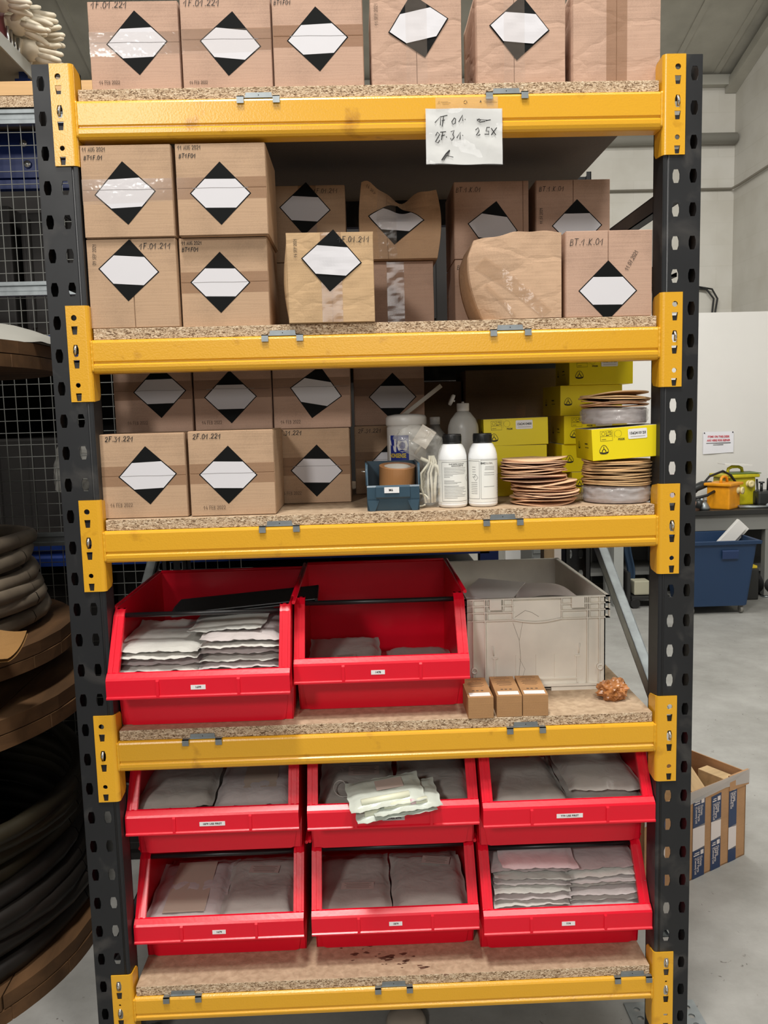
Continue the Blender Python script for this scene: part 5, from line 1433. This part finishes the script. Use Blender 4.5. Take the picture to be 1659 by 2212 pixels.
# the caged rack behind
cage = thing('mesh_back_rack', 'blue rack with wire mesh cage panel standing behind on the left', 'rack', (0, 0, 0))
WIRE = mat('grey_wire', (118, 119, 115), .5, .4)
YM = 1.395
mb = MB()
x = -2.4
while x < -.50:
    mb.tube([(x, YM, .25), (x, YM, 2.80)], .0019, 5, caps=False); x += .0475
z = .25
while z < 2.80:
    mb.tube([(-2.4, YM + .003, z), (-.50, YM + .003, z)], .0019, 5, caps=False); z += .0475
mb.build('wire_mesh_panel', WIRE, cage)
for zz_ in (2.822, 2.185, 1.20):
    mb = MB(); mb.prism([(YM - .012, zz_ - .026), (YM + .02, zz_ - .026), (YM + .02, zz_ + .026), (YM - .012, zz_ + .026), (YM - .012, zz_ + .012), (YM - .006, zz_ + .008), (YM - .006, zz_ - .008), (YM - .012, zz_ - .012)], -2.4, -.50)
    mb.build('galvanised_rail', GALV, cage)
mb = MB(); mb.box(-2.4, -.98, YM - .02, YM + .08, 2.895, 2.945); mb.build('timber_batten', WDL, cage)
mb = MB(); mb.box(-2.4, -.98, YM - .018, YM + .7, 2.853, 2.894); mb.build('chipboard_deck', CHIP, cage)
BLU = mat('blue_rack_paint', (28, 52, 118), .4)
for z_ in (2.62, 1.92, 1.05):
    mb = MB(); mb.prism([(1.62, z_), (1.66, z_), (1.66, z_ + .11), (1.62, z_ + .11), (1.62, z_ + .07), (1.63, z_ + .06), (1.63, z_ + .045), (1.62, z_ + .035)], -2.4, .50); mb.build('blue_beam', BLU, cage)
for x_ in (-2.3, .46):
    mb = MB(); mb.box(x_, x_ + .08, 1.62, 1.7, 0, 3.3); mb.build('blue_post', BLU, cage)
for (x_, z_) in ((-1.375, 2.79), (-1.365, 2.71)):
    mb = MB(); mb.lathe([(.0, 0), (.016, 0), (.013, .008), (.0, .010)], 14, caps=False); mb.xf(Matrix.Rotation(PI / 2, 4, 'X')); o = mb.build('bolt_head', ZINC, cage); o.location = (x_ + .0, 1.60, z_)
mb = MB(); mb.box(-1.6, -1.25, 1.606, 1.62, 2.66, 2.84); mb.build('blue_plate', BLU, cage)
# dark goods inside the cage
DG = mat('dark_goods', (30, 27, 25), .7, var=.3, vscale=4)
for k, (x0, x1, z0, z1) in enumerate(((-2.35, -1.5, 2.04, 2.58), (-1.46, -.55, 2.04, 2.55), (-.5, .4, 2.04, 2.5), (-2.35, -1.7, 1.17, 1.85), (-1.66, -.8, 1.17, 1.6), (-.75, .35, 1.17, 1.86), (-2.3, -1.2, .0, 1.0), (-1.15, -.2, .0, 1.0), (-.15, .45, .0, 1.0))):
    mb = MB(); mb.box(x0, x1, 1.72, 2.5, z0, z1, bev=.01)
    nr = 6
    for j in range(nr): mb.box(x0 + (x1 - x0) * (j + .2) / nr, x0 + (x1 - x0) * (j + .3) / nr, 1.70, 1.72, z0 + .03, z1 - .03)
    tag(mb.build('dark_crate', DG), 'dark ribbed crate in the cage behind the rack, %s level, %s' % (('upper', 'middle', 'lowest')[k // 3], ('left', 'centre', 'right')[k % 3]), 'crate', 'dark crates behind the mesh')
for (z_, lab) in ((2.03, 'upper'), (1.16, 'middle')):
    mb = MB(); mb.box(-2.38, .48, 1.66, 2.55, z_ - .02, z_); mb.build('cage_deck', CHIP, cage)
mb = MB(); mb.box(-2.6, .50, 2.56, 2.58, 0, 3.06); mb.build('added_dark_backing', mat('dark_goods', (30, 27, 25), .7), cage)  # dark backing added to hide the lit wall and keep the gaps dark
for k, (x0, x1, z1) in enumerate(((-1.02, -.56, .80), (-.54, .02, .62))):  # dark crates added where the floor behind the rack lies in shade
    mb = MB(); mb.box(x0, x1, 1.07, 1.34, 0, z1, bev=.006)
    for j in range(5): mb.box(x0 + .01, x1 - .01, 1.062, 1.07, z1 * (j + .3) / 5, z1 * (j + .45) / 5)
    tag(mb.build('dark_crate', DG), 'dark ribbed crate added for shade on the floor directly behind the rack, %s one' % ('left', 'right')[k], 'crate', 'dark crates added for shade behind the rack')
# a grey bag and bits hanging behind the mesh
mb = MB(); mb.grid(lambda u, v: ((.05 + .035 * math.sin(PI * v)) * (1 + .25 * noise.noise(Vector((math.cos(2 * PI * u) * 2, math.sin(2 * PI * u) * 2, v * 4)))) * math.cos(2 * PI * u), .03 * math.sin(2 * PI * u), .26 * (v - .5)), 28, 20, close_u=True)
o = mb.build('plastic_bag', mat('grey_bag', (150, 148, 142), .4)); o.location = (-1.20, 1.45, 1.50); o.rotation_euler = (0, .35, 0); tag(o, 'crumpled grey plastic bag caught behind the wire mesh', 'bag')
mb = MB(); mb.lathe([(.055, 0), (.055, .02), (.048, .035), (.02, .042), (0, .042)], 24, caps=False)
o = mb.build('round_cover', mat('pale_cap', (150, 140, 128), .4)); o.location = (.03, .12, 0.001); tag(o, 'pale round plastic cover on the floor under the lowest beam', 'cover')
# timber post and white board at the right end of the cage
mb = MB(); mb.box(.688, .730, 1.38, 1.45, 0, 1.42); tag(mb.build('timber_post', m_wood('beige_post', (168, 144, 112), (20, 20, 2))), 'upright beige timber seen behind the white crate', 'post')
mb = MB(); mb.box(.732, .775, 1.40, 1.43, 0, 1.42); tag(mb.build('white_post', mat('white_post_paint', (214, 208, 202), .5)), 'upright white board beside the beige timber behind the crate', 'post')

# shelf with gloves at the top left
t = thing('blue_shelving', 'blue shelving with pale edge beam in the top left corner', 'shelving', (-1.54, 1.4, 0))
mb = MB(); mb.box(-.5, .17, -.42, .55, 3.115, 3.135); mb.box(.165, .172, -.42, .62, 3.09, 3.145); mb.build('shelf_edge', mat('pale_shelf_edge', (150, 152, 148), .5), t)
mb = MB(); mb.box(.10, .16, .33, .37, 2.90, 3.09); mb.box(.12, .155, .325, .33, 2.90, 3.4); mb.build('blue_post', BLU, t)
mb = MB(); mb.box(-.45, .13, -.35, .20, 3.1365, 3.42, bev=.004); o = mb.build('cardboard_box', mat('maroon_box', (92, 34, 40), .5)); o.location = (-1.54, 1.4, 0); tag(o, 'maroon box on the blue shelving in the top left corner', 'box')
mb = MB()
for k in range(4): mb.tube([(-1.398 + .0 * k, 1.58 + .035 * k, 3.147), (-1.398, 1.58 + .035 * k, 3.23)], .006, 8)
tag(mb.build('steel_rods', ZINC), 'short bright steel rods standing below the gloves, top left', 'rods')
GLV = mat('cream_rubber', (206, 196, 176), .5, var=.05, vscale=20)
def glove(seed):
    rng = random.Random(seed)
    bm = bmesh.new(); bmesh.ops.create_uvsphere(bm, u_segments=16, v_segments=10, radius=1)
    for v in bm.verts: v.co = Vector((v.co.x * .055, v.co.y * .022, v.co.z * .045))
    mb = MB(); me = bpy.data.meshes.new('tmp'); bm.to_mesh(me); bm.free(); mb.bm.from_mesh(me); bpy.data.meshes.remove(me)
    for f in mb.bm.faces: f.smooth = True
    for k in range(4):
        z = -.030 + .020 * k; L_ = (.062, .078, .084, .074)[k] ; b_ = rng.uniform(-.02, .02); c_ = rng.uniform(-.015, .02)
        pts = [(.03, 0, z * .8), (.06, c_ * .2, z), (.06 + L_ * .5, c_ * .6 , z + b_ * .3), (.06 + L_ * .9, c_ , z + b_), (.06 + L_ * 1.0, c_ * 1.05, z + b_ * 1.1)]
        mb.tube(pts, [.012, .0125, .012, .0095, .004], 10)
    mb.tube([(.0, 0, .03), (.025, .01, .055), (.05, .012, .075), (.062, .012, .084)], [.015, .014, .0115, .005], 10)
    mb.tube([(-.02, 0, 0), (-.07, .0, 0), (-.14, .004, .0)], [.036, .034, .042], 14)
    me = bpy.data.meshes.new('rubber_glove'); mb.bm.to_mesh(me); mb.bm.free(); me.materials.append(GLV); return me
GM = [glove(k) for k in range(4)]
gp = [((-1.40, 1.50, 3.36), (.2, .15, .1)), ((-1.40, 1.52, 3.30), (.8, .25, -.2)), ((-1.385, 1.62, 3.25), (1.2, .3, .1)), ((-1.39, 1.56, 3.405), (-.3, -.2, .2)), ((-1.37, 1.72, 3.20), (.3, .25, .0)), ((-1.36, 1.74, 3.26), (.9, .1, -.1)), ((-1.375, 1.66, 3.31), (-.5, .2, .15)), ((-1.36, 1.80, 3.17), (.5, .3, .1)), ((-1.42, 1.46, 3.42), (.4, -.1, .0))]
GPL = ['middle of its left edge', 'just below the middle of its left edge', 'fingers pointing down at its centre', 'second from its top', 'low in front, fingers to the right', 'third from its bottom', 'just right of its centre', 'lowest and nearest the black upright', 'topmost of all']
for k, (l, r) in enumerate(gp):
    o = bpy.data.objects.new('rubber_glove', GM[k % 4]); COL.objects.link(o); o.location = l; o.rotation_euler = r
    tag(o, 'cream rubber glove in the top left pile, ' + GPL[k], 'glove', 'rubber gloves piled at the top left')

# ================================================================ RIGHT SIDE
# cardboard box with blue and white tape, wood offcuts inside
t = thing('cardboard_box', 'large open carton bound with blue and white printed tape on the floor', 'box', (1.336, .933, 0), (0, 0, math.atan2(-.508, -.861)))
L_, DD, HH = .55, .26, .325
FC = m_cardboard('floor_carton', (166, 128, 92))
BT_ = mat('blue_printed_tape', (24, 48, 86), .35); WT_ = mat('white_printed_tape', (214, 204, 200), .4)
# local +x runs to the left along the face; local +y runs toward the camera, so depth is -y
mb = MB(); th = .005
mb.box(0, L_, -th, 0, 0, HH); mb.box(0, L_, -DD, -DD + th, 0, HH + .035); mb.box(0, th, -DD, 0, 0, HH); mb.box(L_ - th, L_, -DD, 0, 0, HH); mb.box(0, L_, -DD, 0, 0, th)
mb.box(-.012, .10, -.004, .004, HH - .05, HH + .006)
mb.build('carton_body', FC, t)
def strip(x0, x1, z0, z1, m, nm='printed_tape', sl=0):
    mb = MB(); mb.quad([(x0, .0018, z0 - sl), (x1, .0018, z0), (x1, .0018, z1), (x0, .0018, z1 + sl)]); return mb.build(nm, m, t)
strips = [(.055, .10), (.145, .20), (.235, .30), (.345, .40), (.445, .50)]
rngt = random.Random(2)
for i, (a, b_) in enumerate(strips):
    z = [HH - .03, .19, .105, .0] if i % 2 == 0 else [HH - .03, .235, .15, .0]
    if i == 0: z = [HH - .03, .135, .05, .0]
    if i == 1: z = [HH - .045, .185, .115, .0]
    for q in range(3):
        o = strip(a, b_, z[q + 1] + .0005, z[q], WT_ if q == 1 else BT_, sl=.004)
        if q != 1:
            s_ = -1
            hgt = z[q] - z[q + 1]
            if hgt > .06:
                for (txt, off, sz) in (('Driven', .3, .017), ('LEAF Parts', .52, .016), ('(Cement) Ltd', .74, .014)):
                    text_obj('tape_text', txt, sz, WT_, o, (b_ - (b_ - a) * (1 - off) , .0026, z[q] - .028), rot=(PI / 2, PI / 2, PI), align='LEFT', bold=.0003, sx=.8)
                mb = MB(); mb.box(a + .006, a + .022, .0022, .0026, z[q] - .022, z[q] - .006); mb.box(a + .028, b_ - .006, .0022, .0026, z[q] - .021, z[q] - .017); mb.box(a + .028, b_ - .010, .0022, .0026, z[q] - .013, z[q] - .010); mb.build('tape_logo', WT_, o)
mb = MB(); mb.quad([(-.014, .0055, HH - .045), (.12, .003, HH - .030), (.30, .003, HH - .04), (L_, .003, HH - .055), (L_, .003, HH + .002), (-.014, .0055, HH + .008)]); mb.build('clear_tape', mat('hazy_tape', (196, 192, 188), .2, alpha=.7, spec=.9), t)
OW = m_wood('offcut_wood', (206, 176, 132), (6, 30, 30), .75)
offs = [((.26, -.13, .27), (.16, .09, .07), (.2, -.3, .6)), ((.165, -.10, .265), (.16, .055, .055), (.15, .35, 1.1)), ((.045, -.09, .248), (.055, .13, .10), (0, .0, .0)), ((.135, -.055, .222), (.10, .04, .03), (.2, .3, .3)), ((.33, -.06, .25), (.13, .05, .03), (.1, -.2, .2)), ((.36, -.18, .27), (.16, .06, .05), (.4, .5, .2))]
for k, (l, s, r) in enumerate(offs):
    mb = MB(); mb.box(-s[0] / 2, s[0] / 2, -s[1] / 2, s[1] / 2, -s[2] / 2, s[2] / 2, bev=.002)
    o = mb.build('wood_offcut', OW); o.matrix_world = Matrix.Translation((1.336, .933, 0)) @ Matrix.Rotation(math.atan2(-.508, -.861), 4, 'Z') @ Matrix.Translation(l) @ Matrix.Rotation(r[2], 4, 'Z') @ Matrix.Rotation(r[0], 4, 'X') @ Matrix.Rotation(r[1], 4, 'Y')
    tag(o, ['thick pale wood offcut at left in the tape-covered floor carton', 'square wood batten end with a knot in the floor carton', 'pale wood block at the right end of the floor carton', 'small wood stick between the others in the floor carton', 'flat wood offcut near the front wall of the floor carton', 'wood offcut leaning at the back left of the floor carton'][k], 'wood offcut', 'wood offcuts in the floor carton')
mb = MB(); mb.box(.01, L_ - .01, -DD + .01, -.01, .006, .205)
o = mb.build('wood_scraps', m_wood('scrap_mix', (150, 118, 80), (14, 14, 14), .4)); o.location = (1.336, .933, 0); o.rotation_euler = (0, 0, math.atan2(-.508, -.861)); tag(o, 'heap of wood scraps filling the bottom of the floor carton', 'wood scraps', kind='stuff')

# workbench against the partition
BG = mat('bench_grey', (120, 120, 116), .5); BB = mat('bench_black', (34, 34, 33), .5)
t = thing('workbench', 'long grey workbench with black top against the white partition', 'workbench', (3.0, 5.45, 0))
mb = MB(); mb.box(-1.25, .95, -.42, .40, .735, .775, bev=.003); mb.build('worktop', BB, t)
mb = MB(); mb.box(-1.2, .90, -.385, -.36, .60, .73); mb.build('apron', BG, t)
for x in (-.98, -.38, .40, .86):
    mb = MB(); mb.box(x, x + .07, -.38, -.31, 0.02, .73); mb.build('leg', BG, t)
    mb = MB(); mb.box(x, x + .07, .30, .37, 0.0, .73); mb.build('leg', BG, t)
    mb = MB(); mb.lathe([(.04, 0), (.04, .012), (.015, .02)], 16); o = mb.build('foot', GALV, t); o.location = (x + .035, -.345, 0)
mb = MB(); mb.box(-1.2, .90, -.20, .36, .20, .23); mb.build('lower_shelf', BG, t)
mb = MB(); mb.box(-1.2, .90, .36, .38, .02, .60); mb.build('back_panel', mat('bench_back', (74, 74, 72), .6), t)
# things under and on the bench
def simple(name, label, cat, fn, m, group=None):
    mb = MB(); fn(mb); return tag(mb.build(name, m), label, cat, group)
t = thing('wheeled_bin', 'blue plastic wheeled bin in front of the workbench, papers sticking out', 'bin', (2.77, 4.74, 0))
BP = mat('blue_bin_plastic', (26, 52, 84), .45)
mb = MB()
def tap(z): return .235 + .052 * (z - .07) / .52
V = []
for (z, e) in ((.07, 0), (.57, 0), (.575, .022), (.60, .024), (.605, .010), (.60, -.004), (.10, -.006)):
    q = tap(z) + e; V.append([mb.bm.verts.new(p) for p in ((-q, -q * .9, z), (q, -q * .9, z), (q, q * .9, z), (-q, q * .9, z))])
for k in range(len(V) - 1):
    for j in range(4): mb.bm.faces.new((V[k][j], V[k][(j + 1) % 4], V[k + 1][(j + 1) % 4], V[k + 1][j]))
mb.bm.faces.new(V[0][::-1]); mb.bm.faces.new(V[-1])
bmesh.ops.bevel(mb.bm, geom=[e for e in mb.bm.edges if abs(e.verts[0].co.z - e.verts[1].co.z) > .3], offset=.02, segments=3, affect='EDGES')
mb.build('bin_body', BP, t)
mb = MB(); mb.prism([(-.262, .46), (-.268, .46), (-.272, .52), (-.262, .53)], .0, .13); mb.build('grip_recess', mat('blue_bin_plastic_dark', (24, 46, 84), .5), t)
for x in (-.20, .20):
    for y in (-.17, .17):
        mb = MB(); mb.tube([(x - .012, y, .032), (x + .012, y, .032)], .030, 16); mb.box(x - .016, x + .016, y - .01, y + .01, .045, .075); mb.build('castor', mat('grey_castor', (120, 118, 112), .5), t)
simple('paper_roll', 'white folded sheets sticking out of the blue wheeled bin', 'paper', lambda mb: (mb.box(-.05, .05, -.10, -.06, -.2, .17, bev=.004), mb.box(-.02, .09, -.05, -.02, -.2, .18, bev=.004)), mat('white_sheets', (214, 212, 208), .5)).matrix_world = Matrix.Translation((2.93, 4.82, .58)) @ Matrix.Rotation(.75, 4, 'Y')
# paper notice
t = thing('paper_notice', 'white paper notice with red lettering pinned to the partition', 'notice', (3.326, 5.894, 1.315))
mb = MB(); mb.grid(lambda u, v: (-.145 + .29 * u, -.004 - .003 * math.sin(u * 7), -.108 + .21 * v + .012 * u * (1 - v)), 16, 10); mb.build('paper', mat('notice_paper', (222, 222, 228), .6), t)
RI = mat('red_ink', (196, 50, 70), .5)
text_obj('notice_text', 'ITEMS ON THIS DESK', .026, RI, t, (0, -.0085, .055), bold=.0009, sx=.85)
text_obj('notice_text', 'ARE HERE FOR REPAIR', .026, RI, t, (0, -.0085, .020), bold=.0009, sx=.85)
mb = MB(); mb.stroke([(-.115, -.006), (.115, -.004)], .006); mb.stroke([(-.05, -.022), (.045, -.020)], .005); mb.each(lambda v: (v.x, -.0085, v.z)); mb.build('notice_lines', mat('grey_print', (70, 70, 72), .6), t)
for (x, z) in ((-.135, .092), (.135, .094)):
    mb = MB(); mb.lathe([(0, 0), (.006, 0), (.004, .006), (0, .007)], 10, caps=False); mb.xf(Matrix.Rotation(PI / 2, 4, 'X')); o = mb.build('pin', DARKIN, t); o.location = (x, -.008, z)
# transformers
def transformer(name, label, loc, s, col, rotz, sock):
    t = thing(name, label, 'transformer', loc, (0, 0, rotz))
    m = mat(col[0], col[1], .45, var=.12, vscale=14)
    mb = MB(); mb.box(-.11 * s, .11 * s, -.10 * s, .10 * s, 0, .20 * s, bev=.012 * s); mb.box(-.13 * s, .13 * s, -.12 * s, .12 * s, .20 * s, .225 * s, bev=.008 * s); mb.build('housing', m, t)
    mb = MB(); mb.tube([(-.06 * s, 0, .22 * s), (-.05 * s, 0, .262 * s), (-.02 * s, 0, .275 * s), (.03 * s, 0, .275 * s), (.06 * s, 0, .262 * s), (.07 * s, 0, .22 * s)], .012 * s, 10); mb.build('handle', m, t)
    for (x, y, ax) in sock:
        mb = MB(); mb.lathe([(.0, -.03), (.030, -.03), (.030, .01), (.024, .012), (.024, .03), (.032, .032), (.032, .045), (.012, .046), (0, .040)], 18, caps=False); mb.xf(Matrix.Rotation(PI / 2, 4, 'X')); o = mb.build('socket', mat('cream_socket', (222, 206, 150), .4), t); o.location = (x * s, y * s, .155 * s); o.rotation_euler = (0, 0, ax)
    return t
transformer('site_transformer', 'orange-yellow site transformer with cream sockets on the workbench', (3.085, 5.20, .7755), 1.0, ('orange_yellow', (226, 150, 22)), .75, [(.06, -.10, 0), (.11, -.02, PI / 2)])
transformer('site_transformer', 'larger lime yellow transformer with green top behind the orange one', (3.31, 5.50, .7755), 1.22, ('lime_yellow', (190, 178, 26)), .2, [(.05, -.10, 0)])
simple('green_lid', 'dull green plastic cover lying over the lime yellow transformer', 'cover', lambda mb: (mb.box(3.23, 3.50, 5.38, 5.60, 1.053, 1.060),), mat('dull_green', (96, 116, 56), .5))
simple('paper_sheet', 'white paper sheets on top of the lime yellow transformer', 'paper', lambda mb: (mb.box(-.11, .14, -.08, .08, 0, .010),), mat('white_sheets', (214, 212, 208), .5)).matrix_world = Matrix.Translation((3.30, 5.5, 1.128)) @ Matrix.Rotation(.06, 4, 'Y')
CBL = mat('black_rubber', (20, 20, 20), .5)
simple('power_cable', 'black cable looping over the tools left of the orange transformer', 'cable', lambda mb: (mb.tube([(2.75, 5.25, .86), (2.85, 5.22, .92), (2.98, 5.25, 1.05), (3.12, 5.3, 1.09), (3.2, 5.32, 1.05), (3.24, 5.3, .98)], .010, 8), mb.tube([(3.47, 5.40, 1.0), (3.46, 5.36, .9), (3.43, 5.33, .79)], .009, 8), mb.tube([(2.72, 5.15, .80), (2.8, 5.1, .88), (2.9, 5.1, .9), (2.98, 5.14, .93)], .012, 8)), CBL)
DM = mat('dark_machine', (52, 54, 54), .4, .3)
simple('power_tool', 'dark power tool with pale dusty body at the left on the workbench', 'power tool', lambda mb: (mb.box(2.70, 2.86, 5.2, 5.32, .78, .86, bev=.02), mb.tube([(2.70, 5.2, .90), (2.92, 5.24, .98), (3.0, 5.26, .99)], [.03, .035, .02], 10), mb.tube([(2.80, 5.05, .80), (2.82, 5.05, .87)], .03, 14)), DM)
simple('grinder_head', 'pale grey steel grinder head beside the wooden block on the bench', 'power tool', lambda mb: (mb.lathe([(.05, 0), (.055, .02), (.03, .06), (.02, .07)], 18, c=(2.88, 5.12, .776)), mb.lathe([(.02, .07), (.025, .1), (.0, .11)], 14, c=(2.86, 5.12, .776), caps=False)), GALV)
simple('wood_block', 'round pinkish wooden block at the front edge of the workbench', 'block', lambda mb: (mb.lathe([(.062, 0), (.062, .075), (.055, .08)], 20, c=(2.77, 5.10, .776)),), m_wood('pink_wood', (150, 116, 98), (10, 10, 60), .7))
simple('pink_cloth', 'white and pink rag on the tools at the left of the bench', 'cloth', lambda mb: (mb.grid(lambda u, v: (2.68 + .20 * u, 5.35 + .12 * v, .99 + .07 * math.sin(PI * min(1, u * 1.2 + .1)) + .012 * math.sin(u * 14 + v * 6)), 14, 8), mb.box(2.68, 2.87, 5.35, 5.47, .86, .985)), mat('rag', (222, 204, 204), .7))
simple('steel_bars', 'bundle of thin grey steel bars on the bench right of the transformer', 'bars', lambda mb: [mb.tube([(3.2, 5.14 + .012 * k, .785 + .003 * k), (3.55, 5.10 + .012 * k, .785)], .007, 6) for k in range(4)], GALV)
simple('machine_vice', 'dark machine with two upright bolts at the right end of the bench', 'machine', lambda mb: (mb.box(3.44, 3.80, 5.30, 5.50, .776, .90, bev=.02), mb.tube([(3.49, 5.35, .90), (3.49, 5.35, .97)], .012, 10), mb.lathe([(.024, 0), (.026, .012), (0, .014)], 14, c=(3.49, 5.35, .97), caps=False), mb.tube([(3.62, 5.35, .90), (3.62, 5.35, .97)], .012, 10), mb.lathe([(.024, 0), (.026, .012), (0, .014)], 14, c=(3.62, 5.35, .965), caps=False), mb.tube([(3.58, 5.42, .90), (3.58, 5.42, 1.0), (3.62, 5.42, 1.02), (3.78, 5.42, 1.02)], .010, 8)), DM)
simple('clear_wrap', 'crumpled clear wrap with cutters at the right of the bench front', 'wrap', lambda mb: (mb.tube([(3.42, 5.10, .80), (3.55, 5.12, .83), (3.68, 5.15, .83)], [.012, .04, .03], 10), mb.tube([(3.45, 5.08, .80), (3.56, 5.08, .81)], .008, 6)), mat('bluish_wrap', (150, 160, 168), .25, spec=.9))
simple('storage_case', 'black case with yellow lid on the floor under the bench', 'case', lambda mb: (mb.box(3.12, 3.32, 5.0, 5.25, 0, .27, bev=.01),), BB)
simple('case_lid', 'yellow lid strip on the black case under the bench', 'lid', lambda mb: (mb.box(3.13, 3.31, 5.01, 5.24, .271, .295, bev=.006),), mat('yellow_lid', (196, 170, 40), .5))
simple('black_bag', 'black bulging tool bag on the floor at the right under the bench', 'bag', lambda mb: (mb.grid(lambda u, v: (3.50 + (.15 + .02 * math.sin(6 * PI * u)) * math.cos(2 * PI * u) * math.sin(PI * (.15 + .8 * v)), 5.15 + .12 * math.sin(2 * PI * u) * math.sin(PI * (.15 + .8 * v)), .005 + .24 * v), 24, 10, close_u=True), mb.box(3.42, 3.58, 5.08, 5.22, .0, .2)), DARKIN)
simple('carton_under_bench', 'grey-brown carton on the lower shelf of the bench', 'box', lambda mb: (mb.box(2.9, 3.35, 5.30, 5.6, .2305, .50),), mat('grey_carton', (96, 92, 86), .7))
# things seen through the rack, low right
simple('blue_coat', 'dark blue coat hanging from the bench left end', 'coat', lambda mb: (mb.grid(lambda u, v: (2.165 + .06 * u + .02 * math.sin(v * 6), 4.98 - .02 * math.sin(u * 9), .14 + .48 * v), 8, 12), mb.grid(lambda u, v: (2.165 + .06 * u + .02 * math.sin(v * 6), 5.01, .14 + .48 * v), 8, 12)), mat('navy_cloth', (30, 52, 74), .8))
simple('cream_container', 'cream plastic container on the black trolley behind the rack', 'container', lambda mb: (mb.box(2.20, 2.33, 4.86, 4.98, .105, .225, bev=.01), mb.tube([(2.33, 4.92, .20), (2.42, 4.92, .20)], .014, 8)), mat('cream_plastic', (170, 166, 144), .5))
t = thing('trolley', 'low black trolley with wheels on the floor behind the rack', 'trolley', (2.32, 4.95, 0))
mb = MB(); mb.box(-.15, .17, -.12, .12, .07, .10, bev=.004); mb.box(-.18, -.155, -.10, .10, .04, .30); mb.build('deck', BB, t)
for x in (-.12, .10, .17):
    mb = MB(); mb.tube([(x, -.13, .04), (x, -.095, .04)], .039, 18); mb.build('wheel', mat('black_tyre', (18, 18, 18), .6), t)
simple('grey_cabinet', 'dark grey cabinet at the left end behind the rack brace', 'cabinet', lambda mb: (mb.box(1.35, 1.72, 4.9, 5.4, 0, .9, bev=.004), mb.box(1.36, 1.71, 4.89, 4.9, .05, .45), mb.box(1.36, 1.71, 4.89, 4.9, .48, .86)), mat('cabinet_grey', (88, 90, 88), .5))
simple('steel_post', 'pale grey steel post standing left of the blue coat', 'post', lambda mb: (mb.box(2.04, 2.12, 4.9, 4.98, 0, 1.0),), mat('pale_grey_post', (150, 152, 148), .5))
